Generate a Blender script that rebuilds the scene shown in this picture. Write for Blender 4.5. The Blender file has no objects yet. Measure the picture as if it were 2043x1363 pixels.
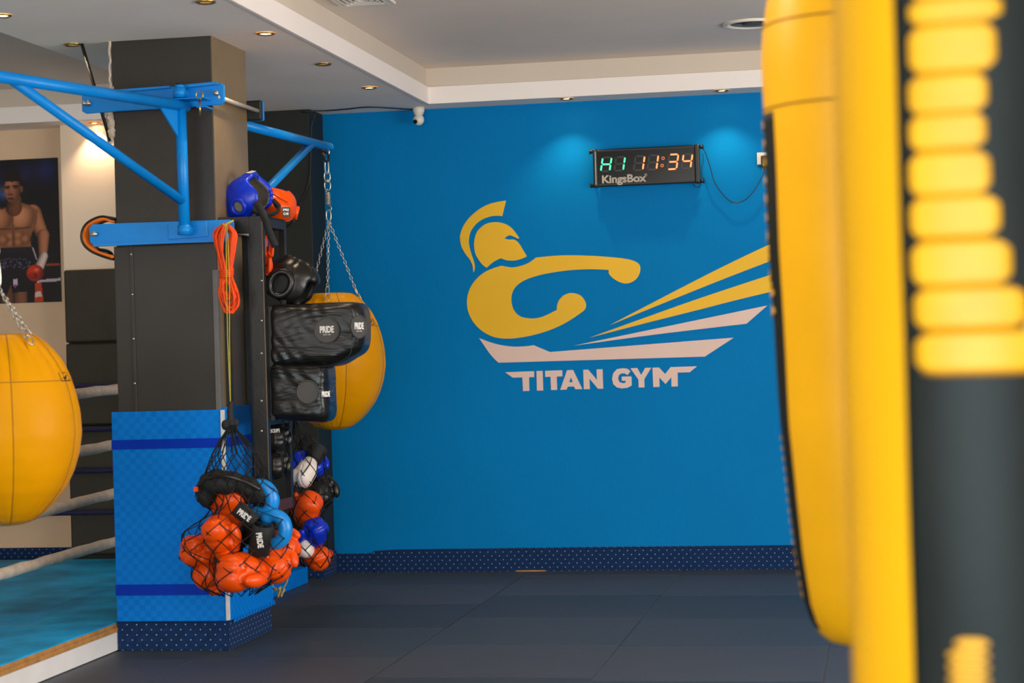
import bpy, bmesh, math, random
import numpy as np
from mathutils import Vector, Matrix, Quaternion
from mathutils.bvhtree import BVHTree
from mathutils.geometry import tessellate_polygon
random.seed(7)
PI = math.pi
S = bpy.context.scene
COL = S.collection

# ------------------------------------------------------------------ camera
FPX = 4000.0
CXP, CYP = 2043/2, 1363/2
EYE = 1.3
yaw, pitch, roll = math.atan(725.5/FPX), math.atan(17.5/FPX), math.atan(.0288)
FW = Vector((-math.sin(yaw)*math.cos(pitch), math.cos(yaw)*math.cos(pitch), math.sin(pitch)))
R0 = Vector((math.cos(yaw), math.sin(yaw), 0)); U0 = R0.cross(FW)
RT = math.cos(roll)*R0 - math.sin(roll)*U0
UP = math.sin(roll)*R0 + math.cos(roll)*U0
cd = bpy.data.cameras.new('camera'); cam = bpy.data.objects.new('camera', cd); COL.objects.link(cam)
m = Matrix((RT, UP, -FW)).transposed().to_4x4(); m.translation = (0, 0, EYE)
cam.matrix_world = m
cd.sensor_width = 36; cd.lens = 36*FPX/2043; cd.clip_start = .05; cd.clip_end = 60
cd.dof.use_dof = True; cd.dof.focus_distance = 10.2; cd.dof.aperture_fstop = 3.0
S.camera = cam

# ------------------------------------------------------------------ world, light, exposure
S.view_settings.view_transform = 'Standard'; S.view_settings.look = 'None'
S.view_settings.exposure = 0.52; S.view_settings.gamma = 1; S.view_settings.use_curve_mapping = False
w = bpy.data.worlds.new('world'); S.world = w; w.use_nodes = True
w.node_tree.nodes['Background'].inputs[0].default_value = (1, .965, .92, 1)
w.node_tree.nodes['Background'].inputs[1].default_value = 2.35
def area(name, loc, to, sx, sy, power, col):
    l = bpy.data.lights.new(name, 'AREA'); l.shape = 'RECTANGLE'; l.size = sx; l.size_y = sy
    l.energy = power; l.color = col
    o = bpy.data.objects.new(name, l); COL.objects.link(o); o.location = loc
    o.rotation_euler = (Vector(to)-Vector(loc)).to_track_quat('-Z', 'Y').to_euler(); return o
area('street_window_daylight', (-1.0, -2.4, 1.1), (-1.6, 11, .2), 4.5, 1.6, 135, (.64, .87, 1))
area('side_window_daylight', (2.9, 6.2, 1.5), (-3, 8.5, 1.0), 4.6, 2.0, 120, (1, .96, .90))
area('added_bag_fill', (-1.5, 4.7, 2.68), (-.9, 5.6, .6), .9, .9, 22, (1, .90, .76))  # unseen fill lamp, added to brighten the second heavy bag

# ------------------------------------------------------------------ helpers
def ray(x, y): return RT*((x-CXP)/FPX) - UP*((y-CYP)/FPX) + FW
E0 = Vector((0, 0, EYE))
def Pd(x, y, d): return E0 + ray(x, y)*d
def Py(x, y, Y): r = ray(x, y); return E0 + r*(Y/r.y)
def Px(x, y, X): r = ray(x, y); return E0 + r*(X/r.x)
def Pz(x, y, z): r = ray(x, y); return E0 + r*((z-EYE)/r.z)
def lin(c):
    return tuple(((v/255)/12.92 if v/255 <= .04045 else ((v/255+.055)/1.055)**2.4) for v in c)
MATS = {}
def mat(name, c, rough=.5, metal=0, var=.12, vs=6, bump=0, bs=60, spec=.4, emit=None, es=1, coat=0):
    if name in MATS: return MATS[name]
    mt = bpy.data.materials.new(name); mt.use_nodes = True; MATS[name] = mt
    nt = mt.node_tree; b = nt.nodes['Principled BSDF']
    l = lin(c)
    b.inputs['Base Color'].default_value = (*l, 1)
    b.inputs['Roughness'].default_value = rough; b.inputs['Metallic'].default_value = metal
    b.inputs['Specular IOR Level'].default_value = spec
    b.inputs['Coat Weight'].default_value = coat; b.inputs['Coat Roughness'].default_value = .15
    tc = nt.nodes.new('ShaderNodeTexCoord')
    if var:
        n = nt.nodes.new('ShaderNodeTexNoise'); n.inputs['Scale'].default_value = vs; n.inputs['Detail'].default_value = 5
        nt.links.new(tc.outputs['Object'], n.inputs['Vector'])
        r = nt.nodes.new('ShaderNodeValToRGB')
        r.color_ramp.elements[0].position = .3; r.color_ramp.elements[1].position = .7
        r.color_ramp.elements[0].color = (*[v*(1-var) for v in l], 1)
        r.color_ramp.elements[1].color = (*[min(1, v*(1+var)) for v in l], 1)
        nt.links.new(n.outputs['Fac'], r.inputs[0]); nt.links.new(r.outputs[0], b.inputs['Base Color'])
    if bump:
        n2 = nt.nodes.new('ShaderNodeTexNoise'); n2.inputs['Scale'].default_value = bs; n2.inputs['Detail'].default_value = 4
        nt.links.new(tc.outputs['Object'], n2.inputs['Vector'])
        bp = nt.nodes.new('ShaderNodeBump'); bp.inputs['Strength'].default_value = bump; bp.inputs['Distance'].default_value = .02
        nt.links.new(n2.outputs['Fac'], bp.inputs['Height']); nt.links.new(bp.outputs[0], b.inputs['Normal'])
    if emit:
        b.inputs['Emission Color'].default_value = (*lin(emit), 1); b.inputs['Emission Strength'].default_value = es
    return mt
def math_node(nt, op, a, b=None, c=None):
    n = nt.nodes.new('ShaderNodeMath'); n.operation = op
    for i, v in enumerate((a, b, c)):
        if v is None: continue
        if isinstance(v, (int, float)): n.inputs[i].default_value = v
        else: nt.links.new(v, n.inputs[i])
    return n.outputs[0]
def mixcol(nt, fac, a, b):
    n = nt.nodes.new('ShaderNodeMix'); n.data_type = 'RGBA'
    nt.links.new(fac, n.inputs[0])
    for i, v in ((6, a), (7, b)):
        if isinstance(v, tuple): n.inputs[i].default_value = (*v, 1)
        else: nt.links.new(v, n.inputs[i])
    return n.outputs[2]

class MB:
    """collects shapes into one mesh"""
    def __init__(s): s.v = []; s.f = []; s.mi = []; s.sm = []
    def add(s, vs, fs, mi=0, smooth=False):
        o = len(s.v); s.v += [tuple(p) for p in vs]
        for f in fs: s.f.append([i+o for i in f]); s.mi.append(mi); s.sm.append(smooth)
        return s
    def box(s, a, b, mi=0, M=None):
        x0, y0, z0 = a; x1, y1, z1 = b
        vs = [Vector(p) for p in ((x0,y0,z0),(x1,y0,z0),(x1,y1,z0),(x0,y1,z0),(x0,y0,z1),(x1,y0,z1),(x1,y1,z1),(x0,y1,z1))]
        if M: vs = [M @ p for p in vs]
        return s.add(vs, [(0,3,2,1),(4,5,6,7),(0,1,5,4),(1,2,6,5),(2,3,7,6),(3,0,4,7)], mi)
    def tube(s, pts, r, n=8, closed=False, mi=0, smooth=True, flat=1):
        pts = [Vector(p) for p in pts]; N = len(pts)
        if N < 2: return s
        rs = r if isinstance(r, (list, tuple)) else [r]*N
        up = None; vs = []
        for i in range(N):
            if closed: t = pts[(i+1) % N]-pts[i-1]
            else: t = pts[min(i+1, N-1)]-pts[max(i-1, 0)]
            if t.length < 1e-9: t = Vector((0, 0, 1))
            t.normalize()
            if up is None:
                a = Vector((0, 0, 1)) if abs(t.z) < .9 else Vector((0, 1, 0))
                up = (a - t*a.dot(t)).normalized()
            else:
                up = up - t*up.dot(t)
                if up.length < 1e-6: up = Vector((1, 0, 0)) - t*t.x
                up.normalize()
            sd = t.cross(up)
            for k in range(n):
                an = 2*PI*k/n
                vs.append(pts[i] + up*math.cos(an)*rs[i] + sd*math.sin(an)*rs[i]*flat)
        fs = []
        for i in range(N if closed else N-1):
            j = (i+1) % N
            for k in range(n):
                k2 = (k+1) % n
                fs.append((i*n+k, i*n+k2, j*n+k2, j*n+k))
        if not closed:
            fs.append(tuple(range(n-1, -1, -1))); fs.append(tuple((N-1)*n+k for k in range(n)))
        return s.add(vs, fs, mi, smooth)
    def cyl(s, a, b, r, n=16, mi=0, r2=None): return s.tube([a, b], [r, r if r2 is None else r2], n, mi=mi)
    def ell(s, c, r, n=16, m=10, mi=0, M=None):
        c = Vector(c); vs = []; fs = []
        for i in range(m+1):
            ph = PI*i/m
            for k in range(n):
                th = 2*PI*k/n
                p = Vector((r[0]*math.sin(ph)*math.cos(th), r[1]*math.sin(ph)*math.sin(th), r[2]*math.cos(ph)))
                vs.append(c + (M @ p if M else p))
        for i in range(m):
            for k in range(n): fs.append((i*n+k, (i+1)*n+k, (i+1)*n+(k+1) % n, i*n+(k+1) % n))
        return s.add(vs, fs, mi, True)
    def lathe(s, c, prof, n=48, mi=0, fn=None, mif=None):
        """profile [(r,z)] round the vertical axis through c; fn(r,z,theta)->r"""
        c = Vector(c); vs = []; o = len(s.v)
        for (r, z) in prof:
            for k in range(n):
                th = 2*PI*k/n; q = fn(r, z, th) if fn else r
                vs.append(c + Vector((q*math.cos(th), q*math.sin(th), z)))
        s.v += [tuple(p) for p in vs]
        for i in range(len(prof)-1):
            for k in range(n):
                s.f.append([o+i*n+k, o+i*n+(k+1) % n, o+(i+1)*n+(k+1) % n, o+(i+1)*n+k])
                s.mi.append(mif(prof[i][1], 2*PI*(k+.5)/n) if mif else mi); s.sm.append(True)
        return s
    def prism(s, poly, off, mi=0, holes=None, smooth=False):
        """flat polygon (3d points) pushed along off"""
        off = Vector(off); loops = [[Vector(p) for p in poly]] + [[Vector(p) for p in h] for h in (holes or [])]
        flat = [p for l in loops for p in l]; n = len(flat)
        tris = tessellate_polygon(loops)
        fs = [tuple(t) for t in tris] + [tuple(i+n for i in reversed(t)) for t in tris]
        s.add(flat + [p+off for p in flat], fs, mi)
        o = len(s.v)-2*n; base = 0
        for l in loops:
            L = len(l)
            for i in range(L):
                j = (i+1) % L
                s.f.append([o+base+i, o+base+j, o+base+j+n, o+base+i+n]); s.mi.append(mi); s.sm.append(smooth)
            base += L
        return s
    def mesh(s, name, mats, org=(0, 0, 0), fixn=True):
        me = bpy.data.meshes.new(name); org = Vector(org)
        me.from_pydata([Vector(p)-org for p in s.v], [], s.f); me.update()
        for mt in mats: me.materials.append(mt)
        me.polygons.foreach_set('material_index', s.mi); me.polygons.foreach_set('use_smooth', s.sm)
        if fixn:
            bm = bmesh.new(); bm.from_mesh(me); bmesh.ops.recalc_face_normals(bm, faces=bm.faces); bm.to_mesh(me); bm.free()
        return me
ORG = {}
def setp(o, **k):
    for a, b in k.items():
        if b is not None: o[a] = b
def thing(name, label, cat, loc, group=None, kind=None):
    o = bpy.data.objects.new(name, None); COL.objects.link(o); o.location = loc; o.empty_display_size = .1
    setp(o, label=label, category=cat, group=group, kind=kind); ORG[o.name] = Vector(loc); return o
def put(name, mb, mats, parent=None, label=None, kind=None, bev=0, sub=0, fixn=True, cat=None, group=None, org=None):
    if not isinstance(mats, (list, tuple)): mats = [mats]
    if isinstance(mb, MB):
        if parent is not None: org = ORG[parent.name]
        elif org is None: org = Vector((0, 0, 0))
        me = mb.mesh(name, mats, org, fixn)
    else: me = mb
    o = bpy.data.objects.new(name, me); COL.objects.link(o)
    if parent is not None: o.parent = parent; ORG[o.name] = ORG[parent.name]
    else: o.location = org or (0, 0, 0); ORG[o.name] = Vector(org or (0, 0, 0))
    setp(o, label=label, kind=kind, category=cat, group=group)
    if bev:
        b = o.modifiers.new('bevel', 'BEVEL'); b.width = bev; b.segments = 2; b.limit_method = 'ANGLE'; b.angle_limit = .6
    if sub:
        b = o.modifiers.new('sub', 'SUBSURF'); b.levels = sub; b.render_levels = sub
    return o
def cr(pts, k=6, closed=False):
    """Catmull-Rom through points"""
    P = [Vector(p) for p in pts]; N = len(P); out = []
    for i in range(N if closed else N-1):
        if closed: a, b, c, d = P[i-1], P[i], P[(i+1) % N], P[(i+2) % N]
        else: a, b, c, d = P[max(i-1, 0)], P[i], P[i+1], P[min(i+2, N-1)]
        for j in range(k):
            t = j/k
            out.append(.5*((2*b)+(c-a)*t+(2*a-5*b+4*c-d)*t*t+(3*b-a-3*c+d)*t**3))
    if not closed: out.append(P[-1])
    return out
def bake(name, mb, voxel=.006, smooth=6, mats=()):
    """merge overlapping shapes into one skin"""
    me = mb.mesh(name, [], fixn=True); o = bpy.data.objects.new('tmp', me); COL.objects.link(o)
    r = o.modifiers.new('r', 'REMESH'); r.mode = 'VOXEL'; r.voxel_size = voxel; r.use_smooth_shade = True
    sm = o.modifiers.new('s', 'SMOOTH'); sm.iterations = smooth; sm.factor = .6
    dg = bpy.context.evaluated_depsgraph_get(); dg.update()
    me2 = bpy.data.meshes.new_from_object(o.evaluated_get(dg)); me2.name = name
    bpy.data.objects.remove(o); bpy.data.meshes.remove(me)
    me2.materials.clear()
    for mt in mats: me2.materials.append(mt)
    for p in me2.polygons: p.use_smooth = True
    return me2
def text_mesh(body, size, bold=0, sx=1, shear=0, space=1):
    cu = bpy.data.curves.new('t', 'FONT'); cu.body = body; cu.size = size; cu.offset = bold; cu.extrude = .0004
    cu.align_x = 'CENTER'; cu.align_y = 'CENTER'; cu.shear = shear; cu.space_character = space; cu.resolution_u = 4
    o = bpy.data.objects.new('t', cu); COL.objects.link(o)
    dg = bpy.context.evaluated_depsgraph_get(); dg.update()
    me = bpy.data.meshes.new_from_object(o.evaluated_get(dg)); bpy.data.objects.remove(o)
    vs = [Vector((v.co.x*sx, v.co.y, v.co.z)) for v in me.vertices]; fs = [list(p.vertices) for p in me.polygons]
    return vs, fs
def text_on(mb, body, size, c, right, up, bold=0, sx=1, shear=0, space=1, mi=0, bend=None):
    vs, fs = text_mesh(body, size, bold, sx, shear, space)
    right = Vector(right).normalized(); up = Vector(up).normalized(); n = right.cross(up)
    return mb.add([Vector(c)+right*v.x+up*v.y+n*v.z for v in vs], fs, mi)
def frame(fwd, up):
    f = Vector(fwd).normalized(); u = Vector(up); u = (u-f*u.dot(f)).normalized(); s = u.cross(f)
    return Matrix((f, s, u)).transposed()          # local x=fwd, y=side, z=up

# ------------------------------------------------------------------ materials
M = {}
M['blue_steel'] = mat('blue_steel', (4, 130, 212), .34, 0, .06, 10, .03, 80, spec=.3)
M['rod'] = mat('rod', (196, 186, 170), .35, .35, .1, 60)
M['steel'] = mat('steel', (200, 195, 185), .28, .9, .1, 40)
M['dark_steel'] = mat('dark_steel', (26, 25, 23), .38, 0, .25, 12, .05, 60)
M['black_paint'] = mat('black_paint', (44, 40, 35), .38, 0, .14, 3, .05, 30)
M['black_board'] = mat('black_board', (44, 42, 38), .42, 0, .12, 4, .03, 30)
M['black_wall'] = mat('black_wall', (28, 32, 28), .6, 0, .12, 3, .04, 40)
M['white_paint'] = mat('white_paint', (222, 205, 190), .6, 0, .03, 2, .02, 60)
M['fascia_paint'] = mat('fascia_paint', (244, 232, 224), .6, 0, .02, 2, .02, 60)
M['ceil_paint'] = mat('ceil_paint', (253, 238, 224), .75, 0, .05, 1.5, .04, 25)
M['tray_paint'] = mat('tray_paint', (236, 220, 204), .75, 0, .05, 1.2, .05, 14)
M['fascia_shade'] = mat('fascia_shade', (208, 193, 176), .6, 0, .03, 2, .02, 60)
M['beige_wall'] = mat('beige_wall', (226, 192, 156), .6, 0, .04, 2, .03, 40)
M['cream_wall'] = mat('cream_wall', (236, 212, 186), .5, 0, .03, 2, .02, 40)
M['dark_pad'] = mat('dark_pad', (50, 44, 31), .5, 0, .14, 5, .15, 14)
M['black_leather'] = mat('black_leather', (22, 21, 20), .3, 0, .2, 10, .18, 22)
M['black_cloth'] = mat('black_cloth', (26, 27, 27), .75, 0, .3, 14, .2, 40)
M['orange_leather'] = mat('orange_leather', (226, 74, 0), .3, 0, .05, 9, .07, 26, spec=.35)
M['orange_rope'] = mat('orange_rope', (232, 72, 4), .6, 0, .1, 40, .2, 300)
M['sky_leather'] = mat('sky_leather', (10, 128, 206), .3, 0, .06, 9, .07, 26)
M['royal_leather'] = mat('royal_leather', (10, 46, 186), .28, 0, .06, 9, .06, 26)
M['white_leather'] = mat('white_leather', (232, 218, 208), .4, 0, .04, 9, .05, 26)
M['grey_lining'] = mat('grey_lining', (120, 112, 100), .8, 0, .2, 30, .3, 60)
M['net'] = mat('net', (12, 12, 13), .7, 0, .1, 30)
M['print_white'] = mat('print_white', (226, 220, 214), .6, 0, .02, 10)
M['yellow_vinyl'] = mat('yellow_vinyl', (212, 142, 0), .42, 0, .05, 4, .12, 9, spec=.09)
M['heavy_vinyl'] = mat('heavy_vinyl', (242, 174, 12), .42, 0, .04, 4, .07, 12, spec=.25)
M['seam'] = mat('seam', (124, 82, 8), .7, 0, .1, 30)
M['black_vinyl'] = mat('black_vinyl', (10, 20, 17), .5, 0, .2, 3, .06, 12, spec=.3)
M['black_gloss'] = mat('black_gloss', (4, 6, 7), .2, 0, .1, 9, spec=.2)
M['black_plastic'] = mat('black_plastic', (24, 26, 24), .4, 0, .1, 20)
M['white_plastic'] = mat('white_plastic', (225, 215, 200), .35, 0, .02, 20)
M['lime_cord'] = mat('lime_cord', (186, 176, 52), .6, 0, .1, 60)
M['white_rope'] = mat('white_rope', (214, 196, 176), .65, 0, .12, 18, .4, 90)
M['navy_rope'] = mat('navy_rope', (32, 28, 66), .6, 0, .2, 18, .4, 160)
M['plywood'] = mat('plywood', (176, 126, 66), .6, 0, .25, 16, .1, 60)
M['white_board'] = mat('white_board', (226, 222, 220), .4, 0, .04, 6, .02, 30)
M['tape'] = mat('tape', (0, 48, 166), .5, 0, .08, 12, .03, 50, spec=.1)
M['foam_edge'] = mat('foam_edge', (205, 200, 196), .7, 0, .1, 30)
M['plaster'] = mat('plaster', (196, 178, 158), .8, 0, .25, 30, .6, 50)
M['hemp'] = mat('hemp', (190, 175, 120), .8, 0, .2, 60, .3, 200)
M['brass'] = mat('brass', (200, 160, 90), .3, 1, .1, 20)
M['logo_yellow'] = mat('logo_yellow', (232, 178, 14), .5, 0, .03, 3)
M['logo_white'] = mat('logo_white', (222, 190, 176), .5, 0, .02, 3)

def wall_blue():
    mt = mat('wall_blue', (0, 117, 180), .55, 0, .04, 1.2, spec=.06)
    nt = mt.node_tree; b = nt.nodes['Principled BSDF']; tc = nt.nodes['Texture Coordinate']
    wv = nt.nodes.new('ShaderNodeTexNoise'); wv.inputs['Scale'].default_value = 160; wv.inputs['Detail'].default_value = 3
    mp = nt.nodes.new('ShaderNodeMapping'); mp.inputs['Scale'].default_value = (1, 1, .12)
    nt.links.new(tc.outputs['Object'], mp.inputs[0]); nt.links.new(mp.outputs[0], wv.inputs['Vector'])
    bp = nt.nodes.new('ShaderNodeBump'); bp.inputs['Strength'].default_value = .08; bp.inputs['Distance'].default_value = .01
    nt.links.new(wv.outputs['Fac'], bp.inputs['Height']); nt.links.new(bp.outputs[0], b.inputs['Normal'])
    return mt
M['wall_blue'] = wall_blue()
def carpet():
    mt = mat('navy_carpet', (0, 42, 88), .95, 0, .3, 60, .5, 400)
    nt = mt.node_tree; b = nt.nodes['Principled BSDF']; tc = nt.nodes['Texture Coordinate']
    sp = nt.nodes.new('ShaderNodeSeparateXYZ'); nt.links.new(tc.outputs['Object'], sp.inputs[0])
    u = math_node(nt, 'ADD', sp.outputs[0], sp.outputs[1]); v = sp.outputs[2]
    p = .046
    def dots(du, dv):
        a = math_node(nt, 'PINGPONG', math_node(nt, 'ADD', u, du+40*p), p/2)
        c = math_node(nt, 'PINGPONG', math_node(nt, 'ADD', v, dv+40*p), p/2)
        d = math_node(nt, 'SQRT', math_node(nt, 'ADD', math_node(nt, 'POWER', a, 2.), math_node(nt, 'POWER', c, 2.)))
        return math_node(nt, 'LESS_THAN', d, .0030)
    k = math_node(nt, 'MAXIMUM', dots(0, 0), dots(p/2, p/2))
    src = b.inputs['Base Color'].links[0].from_socket
    nt.links.new(mixcol(nt, k, src, lin((165, 176, 190))), b.inputs['Base Color'])
    return mt
M['carpet'] = carpet()
def foam():
    mt = mat('blue_foam', (6, 128, 226), .6, 0, .0, spec=.1)
    nt = mt.node_tree; b = nt.nodes['Principled BSDF']; tc = nt.nodes['Texture Coordinate']
    sp = nt.nodes.new('ShaderNodeSeparateXYZ'); nt.links.new(tc.outputs['Object'], sp.inputs[0])
    u = math_node(nt, 'ADD', sp.outputs[0], sp.outputs[1])
    cb = nt.nodes.new('ShaderNodeCombineXYZ'); nt.links.new(u, cb.inputs[0]); nt.links.new(sp.outputs[2], cb.inputs[1])
    ck = nt.nodes.new('ShaderNodeTexChecker'); ck.inputs['Scale'].default_value = 38
    nt.links.new(cb.outputs[0], ck.inputs['Vector'])
    n = nt.nodes.new('ShaderNodeTexNoise'); n.inputs['Scale'].default_value = 7; nt.links.new(cb.outputs[0], n.inputs['Vector'])
    h = math_node(nt, 'MULTIPLY', ck.outputs['Fac'], n.outputs['Fac'])
    nt.links.new(mixcol(nt, h, lin((0, 118, 208)), lin((0, 99, 188))), b.inputs['Base Color'])
    wv = nt.nodes.new('ShaderNodeTexWave'); wv.inputs['Scale'].default_value = 60; nt.links.new(cb.outputs[0], wv.inputs['Vector'])
    s2 = math_node(nt, 'ADD', h, math_node(nt, 'MULTIPLY', wv.outputs['Fac'], .3))
    bp = nt.nodes.new('ShaderNodeBump'); bp.inputs['Strength'].default_value = .25; bp.inputs['Distance'].default_value = .004
    nt.links.new(s2, bp.inputs['Height']); nt.links.new(bp.outputs[0], b.inputs['Normal'])
    return mt
M['foam'] = foam()
def rubber(i, c):
    mt = mat('rubber_mat_%d' % i, c, .5, 0, .0, spec=.3)
    nt = mt.node_tree; b = nt.nodes['Principled BSDF']; tc = nt.nodes['Texture Coordinate']
    n = nt.nodes.new('ShaderNodeTexNoise'); n.inputs['Scale'].default_value = 5; n.inputs['Detail'].default_value = 8; n.inputs['Roughness'].default_value = .7
    mp = nt.nodes.new('ShaderNodeMapping'); mp.inputs['Scale'].default_value = (.6, 3.5, 1)
    nt.links.new(tc.outputs['Object'], mp.inputs[0]); nt.links.new(mp.outputs[0], n.inputs['Vector'])
    l = lin(c)
    nt.links.new(mixcol(nt, n.outputs['Fac'], tuple(v*.72 for v in l), tuple(v*1.3 for v in l)), b.inputs['Base Color'])
    n2 = nt.nodes.new('ShaderNodeTexNoise'); n2.inputs['Scale'].default_value = 220; nt.links.new(tc.outputs['Object'], n2.inputs['Vector'])
    bp = nt.nodes.new('ShaderNodeBump'); bp.inputs['Strength'].default_value = .25; bp.inputs['Distance'].default_value = .004
    nt.links.new(n2.outputs['Fac'], bp.inputs['Height']); nt.links.new(bp.outputs[0], b.inputs['Normal'])
    return mt
RUB = [rubber(0, (58, 66, 74)), rubber(1, (52, 59, 66)), rubber(2, (66, 69, 76))]
def canvas():
    mt = mat('ring_canvas', (20, 158, 220), .6, 0, .42, 3.0, .15, 40, spec=.2)
    nt = mt.node_tree; b = nt.nodes['Principled BSDF']; tc = nt.nodes['Texture Coordinate']
    n = nt.nodes.new('ShaderNodeTexNoise'); n.inputs['Scale'].default_value = 3; n.inputs['Detail'].default_value = 9; n.inputs['Distortion'].default_value = 1.2
    mp = nt.nodes.new('ShaderNodeMapping'); mp.inputs['Scale'].default_value = (1, 2.5, 1)
    nt.links.new(tc.outputs['Object'], mp.inputs[0]); nt.links.new(mp.outputs[0], n.inputs['Vector'])
    f = math_node(nt, 'GREATER_THAN', n.outputs['Fac'], .66)
    src = b.inputs['Base Color'].links[0].from_socket
    nt.links.new(mixcol(nt, math_node(nt, 'MULTIPLY', f, .5), src, lin((110, 100, 110))), b.inputs['Base Color'])
    return mt
M['canvas'] = canvas()
def pad_leather():
    mt = mat('pad_leather', (20, 20, 19), .3, 0, .15, 8)
    nt = mt.node_tree; b = nt.nodes['Principled BSDF']; tc = nt.nodes['Texture Coordinate']
    mp = nt.nodes.new('ShaderNodeMapping'); mp.inputs['Rotation'].default_value = (0, math.radians(-42), 0); mp.inputs['Scale'].default_value = (3.5, 3, 14)
    nt.links.new(tc.outputs['Object'], mp.inputs[0])
    n = nt.nodes.new('ShaderNodeTexNoise'); n.inputs['Scale'].default_value = 1.0; n.inputs['Detail'].default_value = 2.5; n.inputs['Distortion'].default_value = .9
    nt.links.new(mp.outputs[0], n.inputs['Vector'])
    bp = nt.nodes.new('ShaderNodeBump'); bp.inputs['Strength'].default_value = .4; bp.inputs['Distance'].default_value = .04
    nt.links.new(n.outputs['Fac'], bp.inputs['Height']); nt.links.new(bp.outputs[0], b.inputs['Normal'])
    return mt
M['pad_leather'] = pad_leather()

# ------------------------------------------------------------------ room shell
WY = 11.62; ZC = 2.745; ZT = 2.93
XR = 3.2; XL = -7.0; YB = -3.2
fl = put('floor', MB().box((XL, YB, -.12), (XR, WY+.1, -.006)), mat('lit_seam_subfloor', (112, 120, 126), .8), kind='structure')  # pale base colour imitates light caught along the mat seams
# rubber tiles, 0.9 m, each a piece of the floor
edges = [-3.39, -2.94, -2.038, -1.138, -.236, .666, 1.568, 2.47, XR-.02]
offs = [9.2, 10.1-.86, 9.62-.9, 9.55-.9, 9.5-.9, 9.6-.9, 9.5-.9, 9.4-.9]
for i in range(len(edges)-1):
    x0, x1 = edges[i]+.0028, edges[i+1]-.0028
    y = offs[i]+.88*3; ys = [WY-.005]
    while y > WY-.15: y -= .88
    while y > 3.0: ys.append(y); y -= .88
    ys.append(3.0)
    for j in range(len(ys)-1):
        mb = MB(); dz = random.uniform(-.0015, .0)
        mb.box((x0, ys[j+1]+.0012, -.0058), (x1, ys[j]-.0012, dz))
        put('mat_tile', mb, RUB[(i*3+j*2) % 3], fl, bev=.002)
wall = put('wall_back', MB().box((-3.3, WY, 0), (XR+.2, WY+.12, 3.1)), M['wall_blue'], kind='structure')
put('wall_back_left', MB().box((XL, WY, 0), (-4.2, WY+.12, 3.1)), M['beige_wall'], kind='structure')
put('wall_left', MB().box((XL-.1, YB, 0), (XL, WY+.1, 3.1)), M['beige_wall'], kind='structure')
# right wall with a wide window opening (daylight side)
mb = MB(); mb.box((XR, YB, 0), (XR+.12, 3.6, 3.1)).box((XR, 9.2, 0), (XR+.12, WY+.1, 3.1)).box((XR, 3.6, 0), (XR+.12, 9.2, .55)).box((XR, 3.6, 2.45), (XR+.12, 9.2, 3.1))
put('wall_right', mb, M['white_paint'], kind='structure')
# pilaster cream and black column
mb = MB(); a = Py(121, 300, 11.5)
put('wall_pilaster', mb.box((a.x, 11.5, 0), (-4.25, WY+.02, ZC+.01)), M['cream_wall'], kind='structure')
bx = Py(630, 700, 11.33).x
blackcol = put('wall_column', MB().box((-4.25, 11.33, 0), (-3.222, WY+.02, ZC+.01)), M['black_wall'], kind='structure', bev=.004)
# ceiling with two trays
TX = -2.53; TY = 11.37; LX = -3.70; LY = 11.28
ce = thing('ceiling', None, None, (0, 0, ZC), kind='structure')
for k in ('label', 'category'):
    if k in ce: del ce[k]
mb = MB()
mb.box((TX, TY, ZC), (XR, WY+.1, ZC+.3))                 # strip along blue wall
mb.box((LX, YB, ZC), (TX, WY+.1, ZC+.3))                 # strip above the pillar
mb.box((XL, LY, ZC), (LX, WY+.1, ZC+.3))                 # strip above the poster
put('soffit', mb, M['ceil_paint'], ce, kind='structure')
mb = MB(); mb.box((TX-.01, YB, ZT+.02), (XR, TY+.01, ZT+.12)); put('tray_ceiling', mb, M['tray_paint'], ce, kind='structure')
mb = MB(); mb.box((XL, YB, ZT+.02), (LX+.01, LY+.01, ZT+.12)); put('tray_ceiling', mb, M['tray_paint'], ce, kind='structure')
def trim(nm, boxes, mt):
    mb = MB()
    for b in boxes: mb.box(*b)
    put(nm, mb, mt, kind='structure', bev=.002)
zm = ZC+.095
trim('trim_1', [((TX, YB, ZC-.004), (TX+.022, TY, zm)), ((TX, TY-.022, ZC-.004), (XR, TY, zm))], M['fascia_paint'])
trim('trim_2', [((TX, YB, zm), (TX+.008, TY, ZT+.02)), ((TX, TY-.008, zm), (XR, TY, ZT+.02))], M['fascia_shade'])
trim('trim_3', [((LX-.004, YB, ZC+.001), (LX, LY, zm)), ((XL, LY-.022, ZC-.004), (LX, LY, zm))], M['fascia_paint'])
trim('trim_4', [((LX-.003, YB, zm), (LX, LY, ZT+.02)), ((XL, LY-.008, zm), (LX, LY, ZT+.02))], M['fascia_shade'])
# carpet skirtings
def skirt(nm, px, t=.012):
    """px: list of (x, ytop) pixels on the blue wall; bottom on the floor"""
    top = [Py(x, y, WY-t) for x, y in px]
    mb = MB(); poly = top + [Vector((top[-1].x, WY-t, 0)), Vector((top[0].x, WY-t, 0))]
    mb.prism(poly, (0, t, 0)); return put(nm, mb, M['carpet'], kind='structure')
skirt('baseboard_back', [(746, 1100), (790, 1097), (980, 1095), (1000, 1094.5), (1180, 1092), (1350, 1090.5), (1572, 1088.5), (2043, 1080), (2500, 1068)], .02)
skirt('baseboard_corner', [(668, 1105), (700, 1105.5), (746, 1104)], .014)
mb = MB(); zt = Py(645, 1106, 11.32).z
mb.box((-3.75, 11.312, 0), (-3.205, 11.33, zt)).box((-3.222, 11.33, 0), (-3.205, WY-.02, zt))
put('baseboard_column', mb, M['carpet'], kind='structure', bev=.003)
mb = MB().box((XL, WY-.02, 0), (-4.25, WY, .17)).box((a.x-.015, 11.485, 0), (-4.26, 11.5, .17))
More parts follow.
